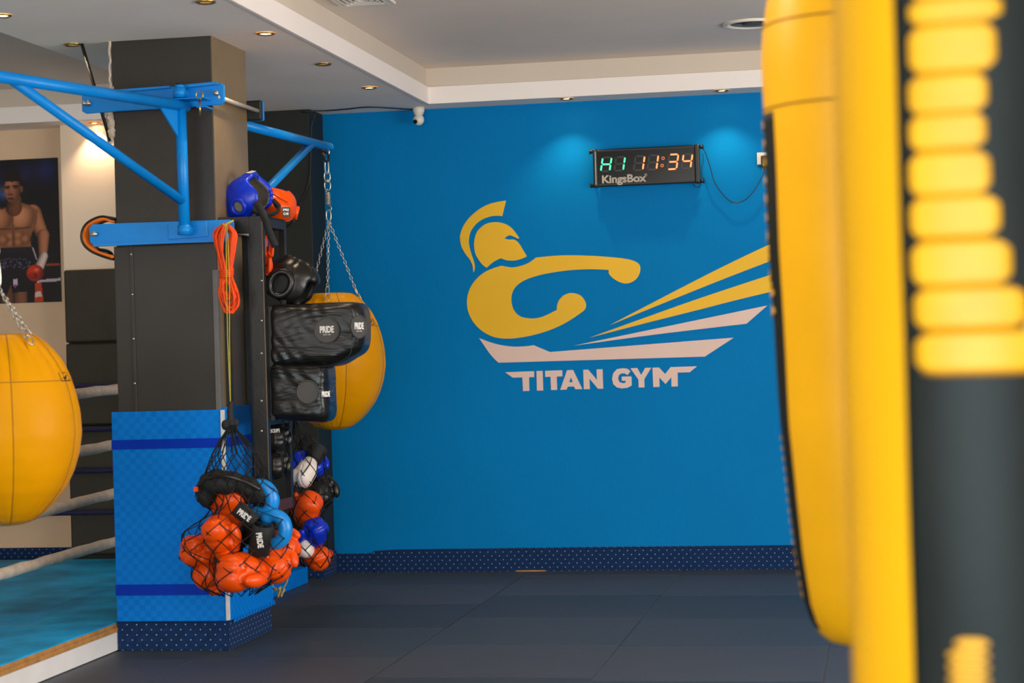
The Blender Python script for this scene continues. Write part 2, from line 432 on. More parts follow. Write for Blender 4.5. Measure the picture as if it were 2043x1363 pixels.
put('baseboard_left', mb, M['carpet'], kind='structure')

mb = MB(); q0 = Pz(1030, 1140, .002); q1 = Pz(1088, 1139, .002)
mb.box((q0.x, WY-.032, 0), (q1.x, WY-.021, .006)); put('wood_strip', mb, M['plywood'], cat='wood strip', label='short bare wood sliver at the foot of the navy skirting', org=Vector((q0.x, WY-.03, 0)))
# ------------------------------------------------------------------ pillar
PX0, PX1, PYF, PYB = -3.366, -2.885, 8.58, 9.07
pil = thing('wall_pillar', None, None, ((PX0+PX1)/2, (PYF+PYB)/2, 0), kind='structure')
for k in ('label', 'category'):
    if k in pil: del pil[k]
put('shaft', MB().box((PX0+.01, PYF, 0), (PX1, PYB, ZC+.001)), M['black_paint'], pil, bev=.004)
zc0 = .10; zc1 = Py(300, 490, PYF).z
put('side_face', MB().box((PX1, PYF+.002, .1), (PX1+.0025, PYB, ZC)), mat('side_lit_paint', (124, 104, 74), .42, 0, .12, 4, .05, 30), pil, label='right face with light and sheen put into its colour')  # lighter brown stands in for light falling on the black pillar side
put('cladding_board', MB().box((PX0+.002, PYF-.014, .5), (PX1+.0, PYF, zc1)), M['black_board'], pil, bev=.003)
bx0 = Py(262, 650, PYF-.02).x; bx1 = Py(269, 650, PYF-.02).x
put('cladding_strip', MB().box((bx0, PYF-.020, .5), (bx1, PYF-.0145, zc1)), M['black_board'], pil, bev=.002)
mb = MB()
for zz in (1.0, 1.2, 1.4, 1.6, 1.78): mb.cyl(((bx0+bx1)/2, PYF-.0225, zz), ((bx0+bx1)/2, PYF-.020, zz), .005, 8)
put('screw', mb, M['steel'], pil, kind='stuff')
put('corner_strip', MB().box((PX1-.018, PYF-.018, .95), (PX1+.004, PYF+.02, zc1-.12)), mat('grey_strip', (92, 90, 88), .45), pil, bev=.002)
# broken plaster edge on the left side of the shaft
mb = MB(); pts = [Py(x, y, PYF-.004) for x, y in [(218, 74), (219, 120), (220, 165), (221, 178), (220, 205), (221, 235), (223, 255), (222, 275), (219, 285)]]
rr = [.006, .005, .006, .012, .009, .014, .016, .014, .004]
q = cr(pts, 5); q = [p+Vector((random.uniform(-.004, .004), 0, random.uniform(-.003, .003))) for p in q]
mb.tube(q, [np.interp(i/(len(q)-1)*8, range(9), rr)*random.uniform(.8, 1.25) for i in range(len(q))], 7)
for k in range(26):
    t = random.random(); y = 205+t*80; x = 221+random.uniform(-12, 3)*(1-t*.8)
    mb.ell(Py(x, y, PYF-.002), (random.uniform(.006, .016), .008, random.uniform(.008, .02)), 7, 5)
put('crumbling_plaster', mb, M['plaster'], pil, label='broken pale plaster on the left edge', kind='stuff')
put('carpet_skirting', MB().box((PX0-.03, PYF-.012, 0), (PX1+.0, PYF, .135)).box((PX1, PYF-.012, 0), (PX1+.012, 9.21, .135)), M['carpet'], pil)

# foam padding round the pillar foot
pad = thing('pillar_padding', 'bright blue checkered foam padding wrapped round foot of black pillar with dark blue tape bands', 'padding', ((PX0+PX1)/2, PYF-.03, .1))
fz0, fz1 = Py(340, 1240, PYF-.03).z, Py(330, 820, PYF-.03).z
fx0 = Py(228, 1030, PYF-.03).x
put('front_panel', MB().box((fx0, PYF-.032, fz0), (PX1+.012, PYF-.0145, fz1)), M['foam'], pad, bev=.003)
put('side_panel', MB().box((PX1+.0025, PYF-.010, fz0), (PX1+.022, 9.21, fz1+.01)), M['foam'], pad, bev=.003)
put('corner_gap', MB().box((PX1+.008, PYF-.036, fz0+.004), (PX1+.02, PYF-.012, fz1-.002)), M['foam_edge'], pad, label='white exposed foam edge')
for ya, yb in ((876, 895), (1166, 1188)):
    za, zb = Py(340, ya, PYF-.034).z, Py(340, yb, PYF-.034).z
    put('tape_band', MB().box((fx0-.002, PYF-.0345, zb), (PX1+.007, PYF-.032, za)), M['tape'], pad, label='dark blue tape')
    put('tape_band', MB().box((PX1+.0215, PYF, zb), (PX1+.0245, 9.212, za)), M['tape'], pad, label='dark blue tape')
mb = MB()
for k in range(14):
    yy = PYF+.03+k*.045
    mb.box((PX1+.020, yy, fz0-.012), (PX1+.026, yy+.026, fz0+.006))
put('tile_teeth', mb, M['foam'], pad, kind='stuff')

# dark padded wall panels behind the ring
wp = thing('wall_padding', 'dark olive-black padded panels covering cream wall behind ring ropes', 'padding', (-4.6, 11.45, 0))
put('backing', MB().box((Py(131, 620, 11.45).x+.004, 11.480, .01), (-4.27, 11.498, Py(170, 538, 11.45).z-.004)), M['black_wall'], wp)
zs = [Py(170, y, 11.45).z for y in (537, 684, 849, 938, 1108)]
xl = Py(131, 620, 11.45).x
for k in range(4):
    put('panel', MB().box((xl, 11.43, zs[k+1]+.003), (-4.26, 11.479, zs[k]-.003)), M['dark_pad'], wp, bev=.012)

# foam strip and rope at the foot of the far column
mb = MB(); mb.box((-3.42, 10.35, 0), (-3.24, 11.10, .095))
put('foam_block', mb, M['foam'], bev=.006, cat='foam mat', label='low blue foam block lying on floor behind the net bag near black column', org=Vector((-3.33, 10.7, 0)))

# ------------------------------------------------------------------ painted logo on the blue wall
LY0 = WY-.0025
logo = thing('wall_logo', 'yellow helmeted boxer emblem with white swoosh and gym lettering on blue wall', 'logo', (-1.7, WY, 1.4))
c2 = lambda p: Py(890+p[0]/3.246, 380+p[1]/3.246, LY0)
c3 = lambda p: Py(1140+p[0]/4.131, 470+p[1]/4.131, LY0)
def curve_poly(segs, f):
    out = []
    for s in segs:
        q = cr([Vector((x, y, 0)) for x, y in s], 5) if len(s) > 2 else [Vector((x, y, 0)) for x, y in s]
        out += [f(p) for p in q[:-1]]
    return out
def decal(nm, segs, f, mt, holes=None, label=None):
    mb = MB(); mb.prism(curve_poly(segs, f), (0, .0022, 0), holes=[[f(p) for p in h] for h in holes] if holes else None)
    return put(nm, mb, mt, logo, label=label)
YL, WL = M['logo_yellow'], M['logo_white']
decal('crest', [[(388,66),(330,75),(270,92),(210,125),(155,172),(115,225),(93,280),(91,320),(100,365),(125,410),(155,450),(172,490),(176,532)],
  [(176,532),(184,515),(186,490),(178,455),(160,400),(148,350),(148,310),(160,265),(190,222),(235,188),(290,168),(330,164),(363,166)], [(363,166),(388,66)]], c2, YL)
decal('helmet', [[(262,501),(235,480),(205,440),(187,400),(181,350),(188,300),(205,262),(240,228),(280,210),(330,206),(380,216),(420,240),(445,268),(473,308)],
  [(473,308),(465,312),(445,302),(420,292),(400,294),(378,310)], [(378,310),(400,318),(440,318)], [(440,318),(465,335),(490,372),(523,427)],
  [(523,427),(490,442),(450,453),(410,454),(380,449),(356,439)], [(356,439),(330,450),(300,468),(262,501)]], c2, YL)
decal('boxer_body', [[(357,488),(385,493),(430,499),(480,490),(530,472),(582,436)],
  [(582,436),(650,428),(750,421),(850,421),(950,424),(1050,431),(1150,441),(1215,456),(1250,478),(1258,505),(1252,540),(1230,575),(1195,597),(1158,603),(1120,592),(1080,568),(1055,540),(1053,515)],
  [(1053,515),(980,511),(900,511),(800,517),(700,530),(620,545),(545,567),(490,592),(450,625),(428,665),(422,710),(432,760),(455,797),(490,820),(540,829),(590,827),(640,812),(718,774)],
  [(718,774),(718,750),(730,715),(755,685),(790,668),(820,665),(860,675),(885,695),(903,725),(906,750),(895,775),(860,802),(800,842),(730,880),(650,912),(560,938),(480,953),(410,960),(340,956),(280,938),(220,900),(175,850),(145,790),(135,730),(142,670),(165,615),(205,565),(255,527),(310,503),(357,488)]], c2, YL)
f32 = lambda x, y: ((1140+x/4.131-890)*3.246, (470+y/4.131-380)*3.246)
decal('swoosh', [[(214,957),(290,985),(360,1003),(440,1012),(510,1010),(568,1003)], [(568,1003),(672,1047)], [(672,1047), f32(1338,842)], [f32(1338,842), f32(1100,998)], [f32(1100,998),(340,1116)],
  [(340,1116),(318,1096),(285,1060),(250,1010),(214,957)]], c2, WL, label='white swoosh under the boxer')
decal('ray', [[(315,740),(600,590),(1040,362),(1340,212),(1640,70),(1950,-76)], [(1950,-76),(1800,148)], [(1800,148),(1640,210),(1340,325),(1050,440),(600,622),(315,740)]], c3, YL)
decal('ray', [[(150,842),(500,716),(1050,520),(1660,318),(1850,255)], [(1850,255),(1690,452)], [(1690,452),(1340,537),(1050,612),(600,725),(150,842)]], c3, YL)
decal('ray', [[(20,908),(1615,577)], [(1615,577),(1443,727)], [(1443,727),(700,815),(20,908)]], c3, WL, label='white ray')
def letter(pts, f, holes=None): decal('letter', [[p, pts[(i+1) % len(pts)]] for i, p in enumerate(pts)], f, WL, holes, label='white capital letter')
letter([(382,1178),(570,1171),(570,1209),(537,1210),(539,1298),(498,1300),(494,1211),(432,1213)], c2)
letter([(585,1170),(625,1169),(629,1296),(588,1297)], c2)
letter([(641,1169),(752,1165),(753,1204),(716,1206),(719,1292),(680,1293),(676,1207),(642,1208)], c2)
letter([(783,1165),(822,1163),(882,1287),(838,1288),(828,1270),(788,1271),(780,1290),(739,1292)], c2, [[(797,1243),(821,1242),(808,1210)]])
letter([(888,1162),(920,1161),(977,1228),(974,1160),(1013,1158),(1017,1284),(984,1285),(928,1218),(931,1287),(892,1288)], c2)
letter([(487,1118),(460,1098),(420,1094),(375,1102),(345,1135),(335,1180),(345,1225),(375,1252),(415,1261),(460,1255),(497,1237),(495,1162),(415,1163),(415,1197),(447,1197),(447,1213),(425,1218),(395,1208),(384,1180),(392,1150),(415,1136),(440,1137),(462,1150)], c3)
letter([(487,1095),(542,1092),(575,1150),(608,1091),(658,1090),(600,1185),(603,1252),(555,1253),(552,1187)], c3)
letter([(668,1090),(722,1088),(772,1142),(818,1085),(1035,1078),(975,1127),(875,1130),(877,1244),(825,1245),(823,1168),(776,1224),(724,1170),(726,1248),(675,1249)], c3)

# ------------------------------------------------------------------ ceiling fittings
def downlight(px, py, label, on=1, power=11):
    c = Pz(px, py, ZC)
    t = thing('downlight', label, 'ceiling light', (c.x, c.y, ZC), group='recessed downlights')
    mb = MB(); ri, ro = .031, .042
    prof = [(ro, -.001), (ro, -.004), (ri+.004, -.008), (ri, -.005), (ri-.002, .0)]
    mb.lathe((c.x, c.y, ZC), prof, 28); put('rim', mb, M['white_plastic'] if on == 2 else M['brass'], t)
    mb = MB(); mb.lathe((c.x, c.y, ZC-.0015), [(.0001, 0), (.032, 0), (.032, .001), (.0001, .001)], 20)
    em = mat('lamp_glow', (255, 230, 190), .4, emit=(255, 214, 160), es=16, var=0) if on else mat('lamp_dim', (190, 165, 120), .3, .6, emit=(255, 190, 110), es=.35, var=0)
    put('bulb', mb, em, t)
    l = bpy.data.lights.new('downlight_beam', 'SPOT'); l.energy = power if on else power*.5; l.color = (1, .74, .48)
    l.spot_size = math.radians(100); l.spot_blend = .75; l.shadow_soft_size = .014
    o = bpy.data.objects.new('downlight_beam', l); COL.objects.link(o); o.parent = t; o.location = (0, 0, -.02)
downlight(1130, 196, 'recessed downlight over the blue wall, left of the timer', 1, 11)
downlight(1440, 180, 'recessed downlight over the blue wall, above the timer\'s right end', 1, 12)
downlight(737, 174, 'round downlight in the soffit nearest the white camera', 1)
downlight(645, 127, 'dim round downlight, second from the white camera', 0)
downlight(530, 66, 'lit round downlight in the soffit right of the pillar top', 1)
downlight(410, 3, 'dim downlight at the top edge of the photo above the pillar', 0)
downlight(145, 88, 'dim downlight left of the pillar top beside thin black rod', 0, 14)
downlight(3, 30, 'downlight at the far left edge of the lowered ceiling', 1, 10)
c = Pz(188, 243, ZC)
downlight(188, 245, 'lit downlight over the cream wall beyond the blue bracket', 1, 12)

c = Pz(1500, 46, ZT+.02)
t = thing('ceiling_speaker', 'round white-rimmed ceiling speaker with dark grille', 'speaker', (c.x, c.y, ZT+.02))
put('rim', MB().lathe((c.x, c.y, ZT+.02), [(.150, 0), (.150, -.008), (.140, -.014), (.118, -.010), (.112, .0)], 48), M['white_plastic'], t)
put('grille', MB().lathe((c.x, c.y, ZT+.016), [(.0001, 0), (.113, 0), (.113, .003), (.0001, .003)], 40), M['black_plastic'], t)
put('cone', MB().lathe((c.x, c.y, ZT+.010), [(.0001, 0), (.05, 0), (.055, .006), (.0001, .006)], 32), mat('speaker_cone', (70, 66, 60), .5), t)
a1 = Pz(686, 9.5, ZT+.02); a2 = Pz(775, 5.5, ZT+.02)
t = thing('ceiling_vent', 'square white ceiling air vent with nested slats at the top edge', 'vent', (a1.x+.12, a1.y-.25, ZT+.02))
mb = MB(); vw = a2.x-a1.x+.05; vx, vy = a1.x-.01, a1.y; z1 = ZT+.019
def ringbox(mb, x0, y0, x1, y1, wd, za, zb):
    mb.box((x0, y0, za), (x1, y0+wd, zb)).box((x0, y1-wd, za), (x1, y1, zb)).box((x0, y0+wd, za), (x0+wd, y1-wd, zb)).box((x1-wd, y0+wd, za), (x1, y1-wd, zb))
vh = .45
ringbox(mb, vx, vy-vh, vx+vw, vy, .022, z1-.012, z1); put('frame', mb, M['white_plastic'], t, bev=.002)
for k in range(1, 5):
    mb = MB(); ringbox(mb, vx+.026*k, vy-vh+.03*k, vx+vw-.026*k, vy-.03*k, .012, z1-.014, z1-.002); put('slat', mb, M['white_plastic'], t)
put('duct', MB().box((vx+.02, vy-vh+.02, z1-.002), (vx+vw-.02, vy-.02, z1)), M['black_plastic'], t)

c = Py(835, 214, 11.52)
t = thing('security_camera', 'small white ball security camera hanging under the soffit corner', 'camera', (c.x, c.y, ZC))
put('mount', MB().lathe((c.x, c.y, 0), [(.0001, ZC), (.035, ZC), (.034, ZC-.02), (.026, ZC-.042), (.012, ZC-.05), (.0001, ZC-.05)], 24), M['white_plastic'], t)
put('ball', MB().ell((c.x, c.y-.004, ZC-.072), (.032, .032, .034), 24, 16), M['white_plastic'], t)
put('lens', MB().cyl((c.x-.012, c.y-.030, ZC-.084), (c.x-.016, c.y-.038, ZC-.088), .012, 16), M['black_gloss'], t)
cc = [Vector((c.x-.03, 11.55, ZC-.008)), Pz(740, 214, ZC-.006), Pz(690, 218, ZC-.006), Pz(650, 221, ZC-.006)]
cc = [Vector((p.x, min(p.y, 11.57), p.z)) for p in cc]
dn = [Py(628, 228, 11.32), Py(622, 250, 11.322), Py(620, 300, 11.322), Py(617, 360, 11.322), Py(600, 405, 11.32), Py(578, 450, 11.3)]
cc.append(Vector((-3.26, 11.31, ZC-.015)))
mb = MB(); mb.tube(cr(cc+dn, 8), .004, 6)
put('camera_cable', mb, M['black_plastic'], cat='cable', label='thin black cable running from security camera down the black column', org=Vector((c.x, 11.5, ZC)))

# ------------------------------------------------------------------ round timer
TF = WY-.075
def T(x, y, Y=TF): return Py(1150+x/4.983, 250+y/4.983, Y)
t = thing('interval_timer', 'black digital interval timer on blue wall showing green and red digits', 'timer', T(700, 610, WY))
fz = [T(165, 240), T(1215, 192), T(1240, 572), T(165, 612)]
x0, x1 = T(170, 400).x, T(1205, 400).x; z1 = T(700, 217).z; z0 = T(700, 590).z
put('case', MB().box((x0+.02, TF+.003, z0), (x1-.015, WY-.03, z1)), M['black_plastic'], t, bev=.006)
put('front_glass', MB().box((x0+.024, TF-.001, z0+.014), (x1-.018, TF+.0035, z1-.014)), M['black_gloss'], t)
for xa, xb in ((x0-.004, x0+.024), (x1-.018, x1+.012)):
    e = put('end_cap', MB().box((xa, TF-.002, z0-.004), (xb, WY-.028, z1+.004)), M['black_plastic'], t, bev=.008)
for xx, s in ((x0-.012, -1), (x1+.020, 1)):
    for zz in (z0+.01, z1-.01):
        put('wing_screw', MB().cyl((xx-.010, TF+.03, zz), (xx+.010, TF+.03, zz), .011, 12).ell((xx+.010*s, TF+.03, zz), (.006, .014, .016), 10, 6), M['black_plastic'], t)
put('wall_bracket', MB().box((x0-.01, TF+.04, z0+.0), (x0+.0, WY, z0+.02)).box((x1+.005, TF+.04, z0), (x1+.014, WY, z0+.02)).box((x0+.1, WY-.032, z0+.03), (x1-.1, WY, z1-.03)), M['dark_steel'], t)
mb = MB()
for xx in (x0+.012,):
    mb.box((xx-.001, TF-.0035, z0+.012), (xx+.001, TF-.001, z1-.012))
put('trim_line', mb, M['steel'], t)
GR = mat('led_green', (20, 60, 40), .4, emit=(70, 255, 150), es=1.7, var=0)
RD = mat('led_red', (60, 20, 10), .4, emit=(255, 120, 66), es=2.3, var=0)
OFF = mat('led_off', (13, 11, 12), .3, var=0)
def digit(cx, cyt, cyb, ht, wd, segs, mt, sl=None):
    """seven-segment digit; crop coordinates of right-top corner etc."""
    slx = -20; hm = (cyt+cyb)/2
    TL, TR = (cx-wd/2+10, cyt), (cx+wd/2+10, cyt-4)
    BL, BR = (cx-wd/2-10, cyb), (cx+wd/2-10, cyb-4)
    ML, MR = (cx-wd/2, hm), (cx+wd/2, hm-4)
    S7 = dict(a=(TL, TR), b=(TR, MR), c=(MR, BR), d=(BL, BR), e=(ML, BL), f=(TL, ML), g=(ML, MR))
    on = MB(); off = MB()
    for k, (p, q) in S7.items():
        p = Vector((*p, 0)); q = Vector((*q, 0)); d = (q-p).normalized(); n = Vector((-d.y, d.x, 0)); h = 7.5
        p = p+d*5; q = q-d*5
        poly = [p, p+d*h+n*h, q-d*h+n*h, q, q-d*h-n*h, p+d*h-n*h]
        lit = k in segs
        (on if lit else off).prism([T(v.x, v.y, TF-.0025 if lit else TF-.0016) for v in poly], (0, .0008, 0))
    put('digit', on, mt, t, label='lit %s digit' % ('green' if mt is GR else 'red'))
    if off.v: put('unlit_digit', off, OFF, t, kind='stuff')
digit(296, 322, 458, 0, 88, 'bcefg', GR)
digit(430, 318, 452, 0, 88, 'bc', GR)
digit(624, 308, 448, 0, 90, 'bc', RD)
digit(760, 300, 442, 0, 90, 'bc', RD)
digit(960, 292, 438, 0, 88, 'abcdg', RD)
digit(1100, 288, 428, 0, 88, 'bcfg', RD)
for (x, y) in ((862, 328), (852, 400)):
    mb = MB(); q = [T(x+13*math.cos(a), y+13*math.sin(a), TF-.002) for a in [2*PI*i/16 for i in range(16)]]
    mb.tube(q, .0009, 6, closed=True); put('colon_ring', mb, RD, t)
mb = MB(); cpt = T(468, 534, TF-.0016); rg = (T(680, 520, TF)-T(255, 548, TF)).normalized(); rg = Vector((1, 0, .0))
text_on(mb, 'KingsBox', .062, cpt, rg, (0, 0, 1), bold=.0019, sx=1.10, space=.99)
text_on(mb, '®', .022, T(690, 494, TF-.0016), rg, (0, 0, 1))
put('lettering', mb, mat('timer_print', (176, 164, 150), .5), t)

c = T(1850, 335, WY)
t = thing('wall_socket', 'white wall socket at the right of the timer, partly behind yellow bag', 'socket', c)
sx0, sx1 = T(1795, 330, WY-.01).x, T(1915, 330, WY-.01).x
sz0, sz1 = T(1850, 392, WY-.01).z, T(1850, 270, WY-.01).z
put('plate', MB().box((sx0, WY-.012, sz0), (sx1, WY, sz1)), M['white_plastic'], t, bev=.003)
ax0, ax1 = T(1835, 360, WY-.04).x, T(1900, 360, WY-.04).x; az0, az1 = T(1870, 420, WY-.04).z, T(1870, 302, WY-.04).z
t2 = thing('power_adapter', 'black plug-in power adapter with green light in the wall socket', 'adapter', (ax0, WY-.03, az0))
put('adapter_body', MB().box((ax0, WY-.055, az0), (ax1, WY-.0125, az1)), M['black_plastic'], t2, bev=.006)
put('indicator', MB().ell(T(1860, 392, WY-.056), (.0025, .002, .0025), 8, 6), mat('ind', (0, 200, 80), .4, emit=(0, 220, 90), es=1.5, var=0), t2)
mb = MB(); q = [T(1262, 235, WY-.05), T(1290, 290, WY-.045), T(1325, 400, WY-.04), T(1375, 570, WY-.035), T(1450, 680, WY-.03), T(1530, 755, WY-.03), T(1600, 768, WY-.03), T(1680, 740, WY-.03), T(1765, 650, WY-.03), T(1825, 550, WY-.03), T(1865, 465, WY-.03), T(1866, 415, WY-.03)]
mb.tube(cr(q, 6), .0028, 6)
mb.tube(cr([T(1255, 280, WY-.05), T(1262, 350, WY-.045), T(1248, 430, WY-.04), T(1245, 540, WY-.03), T(1225, 600, WY-.03), T(1195, 615, WY-.03), T(1160, 585, WY-.03)], 6), .0022, 6)
put('timer_cable', mb, M['black_plastic'], cat='cable', label='thin black cable looping from timer to wall socket', org=T(1600, 768, WY-.03))

# ------------------------------------------------------------------ poster (flat print)
pz1, pz0 = Py(60, 317, WY-.012).z, Py(60, 604, WY-.012).z
px1 = Py(118, 460, WY-.012).x; px0 = px1-(pz1-pz0)*.70
t = thing('boxer_poster', 'tall poster of a shirtless boxer in black trunks on beige wall', 'poster', ((px0+px1)/2, WY, pz0))
put('backing', MB().box((px0, WY-.010, pz0), (px1, WY-.001, pz1)), M['black_plastic'], t)
nx, ny = 132, 190
def poster_mesh():
    H = pz1-pz0; W = px1-px0
    s = H/970.0                                   # crop pixels -> metres
    gx, gy = np.meshgrid(np.linspace(0, 1, nx), np.linspace(0, 1, ny))
    X = 410 - (1-gx)*W/s; Y = 60+gy*970
    col = np.zeros((ny, nx, 3)); col[:] = (8, 12, 22)
    def blend(mask, c):
        mask = np.clip(mask, 0, 1)[..., None]; col[:] = col*(1-mask)+np.array(c)*mask
    def soft(cx, cy, r): return np.exp(-(((X-cx)/r)**2+((Y-cy)/r)**2))
    blend(soft(330, 140, 90)*.6, (30, 50, 130)); blend(soft(180, 150, 60)*.5, (25, 45, 110)); blend(soft(20, 280, 45)*.8, (60, 110, 190)); blend(soft(-120, 200, 120)*.6, (30, 60, 140))
    rng = np.random.RandomState(3)
    for _ in range(14): blend(soft(rng.uniform(-270, 400), rng.uniform(90, 420), rng.uniform(8, 25))*.35, tuple(rng.uniform(20, 90, 3)))
    def ell(cx, cy, rx, ry, c, hl=None, rot=0, e=6):
        ca, sa = math.cos(rot), math.sin(rot)
        u = ((X-cx)*ca+(Y-cy)*sa)/rx; v = (-(X-cx)*sa+(Y-cy)*ca)/ry
        d = (1-np.sqrt(u*u+v*v))*min(rx, ry)
        m = np.clip(d/e+.5, 0, 1); sh = .62+.5*np.clip(1-(u*.9+.25)**2-(v*.6+.2)**2, 0, 1)
        c = np.array(c)*sh[..., None]; mm = m[..., None]; col[:] = col*(1-mm)+c*mm
    def cap(ax, ay, bx, by, r0, r1, c, e=6):
        dx, dy = bx-ax, by-ay; L = dx*dx+dy*dy
        tt = np.clip(((X-ax)*dx+(Y-ay)*dy)/L, 0, 1); r = r0+(r1-r0)*tt
        qx, qy = X-(ax+tt*dx), Y-(ay+tt*dy); d = np.sqrt(qx*qx+qy*qy)
        m = np.clip((r-d)/e+.5, 0, 1); side = (qx*dy-qy*dx)/math.sqrt(L)/r
        sh = .68+.42*np.clip(1-(side*.9-.25)**2, 0, 1)-.25*np.clip((d/r)**4, 0, 1)
        cc_ = np.array(c)*sh[..., None]; mm = m[..., None]; col[:] = col*(1-mm)+cc_*mm
    def poly(pts, c, a=1):
        m = np.zeros(X.shape, bool); n = len(pts)
        for i in range(n):
            xa, ya = pts[i]; xb, yb = pts[(i+1) % n]
            cnd = ((ya > Y) != (yb > Y)); xi = (xb-xa)*(Y-ya)/((yb-ya) or 1e-9)+xa
            m ^= cnd & (X < xi)
        blend(m*a, c)
    sk = (172, 108, 74)
    poly([(310, 772), (410, 772), (410, 786), (310, 786)], (150, 60, 40)); poly([(240, 880), (415, 870), (415, 890), (240, 898)], (200, 180, 190))
    poly([(-270, 840), (-120, 830), (-120, 850), (-270, 862)], (190, 170, 180))
    poly([(225, 900), (272, 895), (285, 1030), (222, 1030)], (190, 60, 30)); poly([(228, 960), (268, 955), (272, 990), (226, 995)], (220, 190, 180))
    cap(20, 930, 20, 1040, 60, 55, (96, 58, 40)); cap(118, 930, 118, 1040, 52, 50, (120, 74, 52))
    # arms
    cap(225, 430, 292, 580, 62, 42, sk); cap(296, 580, 288, 735, 44, 28, sk)
    cap(-75, 430, -150, 580, 62, 44, sk); cap(-150, 580, -120, 740, 44, 28, sk)
    # torso
    poly([(5, 395), (80, 352), (140, 350), (200, 372), (262, 410), (250, 500), (215, 560), (200, 600), (212, 665), (-60, 665), (-45, 560), (-85, 480), (-95, 415)], (134, 82, 54))
    ell(150, 455, 92, 72, (188, 122, 84), e=26); ell(-5, 458, 84, 70, (168, 106, 72), e=26)
    cap(100, 330, 90, 385, 46, 58, (104, 60, 40))
    for (xx, yy) in ((60, 580), (120, 575), (60, 625), (120, 620), (170, 600), (10, 600)): ell(xx, yy, 34, 25, (156, 98, 66), e=30)
    cap(78, 405, 80, 640, 3, 2, (80, 46, 32)); cap(-60, 525, 68, 528, 4, 3, (78, 44, 30)); cap(92, 528, 205, 520, 4, 3, (78, 44, 30))
    # trunks
    poly([(-75, 655), (215, 650), (245, 740), (235, 880), (170, 955), (60, 960), (55, 900), (20, 975), (-95, 960), (-100, 740)], (16, 16, 28))
    poly([(-75, 655), (215, 650), (222, 690), (-78, 700)], (24, 22, 34))
    for _ in range(60):
        xx, yy = rng.uniform(-60, 200), rng.uniform(725, 800); ell(xx, yy, 9, 3, (92, 90, 120), rot=rng.uniform(-1, 1), e=3)
    poly([(212, 660), (222, 658), (248, 740), (240, 745)], (170, 150, 160))
    poly([(70, 870), (100, 865), (102, 905), (84, 930), (68, 908)], (190, 180, 190)); poly([(72, 905), (100, 902), (84, 932)], (150, 50, 130))
    # wrist and glove
    cap(295, 720, 262, 790, 30, 34, (205, 180, 170)); ell(230, 832, 62, 56, (186, 44, 24)); ell(212, 850, 32, 22, (150, 30, 18)); ell(245, 812, 26, 14, (222, 90, 60))
    cap(-122, 740, -120, 790, 30, 34, (205, 180, 170)); ell(-125, 850, 58, 60, (170, 40, 22))
    # head
    ell(82, 262, 58, 92, (148, 92, 66)); ell(150, 262, 12, 24, (120, 70, 48)); ell(12, 262, 8, 22, (96, 56, 38))
    m = np.clip(1.2-np.sqrt(((X-84)/62)**2+((Y-190)/44)**2)*1.15, 0, .12)/.12; blend(m*(Y < 210-.12*np.abs(X-84)), (22, 16, 14))
    poly([(140, 180), (152, 190), (148, 240), (138, 232)], (22, 16, 14))
    cap(30, 243, 62, 240, 5, 5, (30, 18, 14)); cap(88, 238, 122, 240, 5, 5, (30, 18, 14))
    ell(48, 250, 14, 6, (52, 32, 26), e=4); ell(106, 249, 14, 6, (52, 32, 26), e=4)
    cap(66, 250, 64, 288, 6, 8, (150, 94, 66)); ell(64, 294, 20, 9, (104, 60, 42), e=5)
    ell(68, 322, 24, 8, (92, 46, 38), e=4); cap(46, 322, 90, 321, 1.5, 1.5, (40, 20, 16)); blend(soft(72, 350, 22)*.35, (40, 24, 18))
    mb = MB()
    vs = [(px0+gx[j, i]*W, WY-.0108, pz1-gy[j, i]*H) for j in range(ny) for i in range(nx)]
    fs = [(j*nx+i, j*nx+i+1, (j+1)*nx+i+1, (j+1)*nx+i) for j in range(ny-1) for i in range(nx-1)]
    mb.add(vs, fs); me = mb.mesh('print', [], ORG[t.name], fixn=False); me.flip_normals()
    ca = me.color_attributes.new('ink', 'FLOAT_COLOR', 'POINT')
    v = np.clip(col/255, 0, 1); v = np.where(v <= .04045, v/12.92, ((v+.055)/1.055)**2.4)
    buf = np.ones((ny*nx, 4)); buf[:, :3] = v.reshape(-1, 3); ca.data.foreach_set('color', buf.ravel())
    return me
pm = mat('poster_print', (200, 200, 200), .35, var=0); at = pm.node_tree.nodes.new('ShaderNodeAttribute'); at.attribute_name = 'ink'
pm.node_tree.links.new(at.outputs['Color'], pm.node_tree.nodes['Principled BSDF'].inputs['Base Color'])
me = poster_mesh(); me.materials.append(pm); put('print', me, pm, t)

# ------------------------------------------------------------------ boxing ring
RX = -3.40; RZ = .128
ring = thing('boxing_ring', 'low boxing ring with worn blue canvas, white edge board and padded ropes', 'boxing ring', (-5, 8.5, 0))
put('edge_board', MB().box((RX-.03, 3.0, 0), (RX, 11.31, .082)), M['white_board'], ring, label='white side board', bev=.002)
put('platform_edge', MB().box((RX-.035, 3.0, .083), (RX+.004, 11.31, .104)).box((RX-.03, 3.0, .104), (RX-.002, 11.31, .122)), M['plywood'], ring, label='bare plywood edge', bev=.002)
put('canvas', MB().box((XL+.3, 3.0, 0), (RX-.036, 11.31, .12)).box((XL+.3, 3.0, .120), (RX-.002, 11.312, RZ)), M['canvas'], ring, label='scuffed blue canvas', bev=.003)
zr = [1.178, .898, .655, .40]; rx_ = -3.78
post = MB().cyl((rx_, 11.25, RZ), (rx_, 11.25, 1.4), .04, 20); put('post', post, M['blue_steel'], ring)
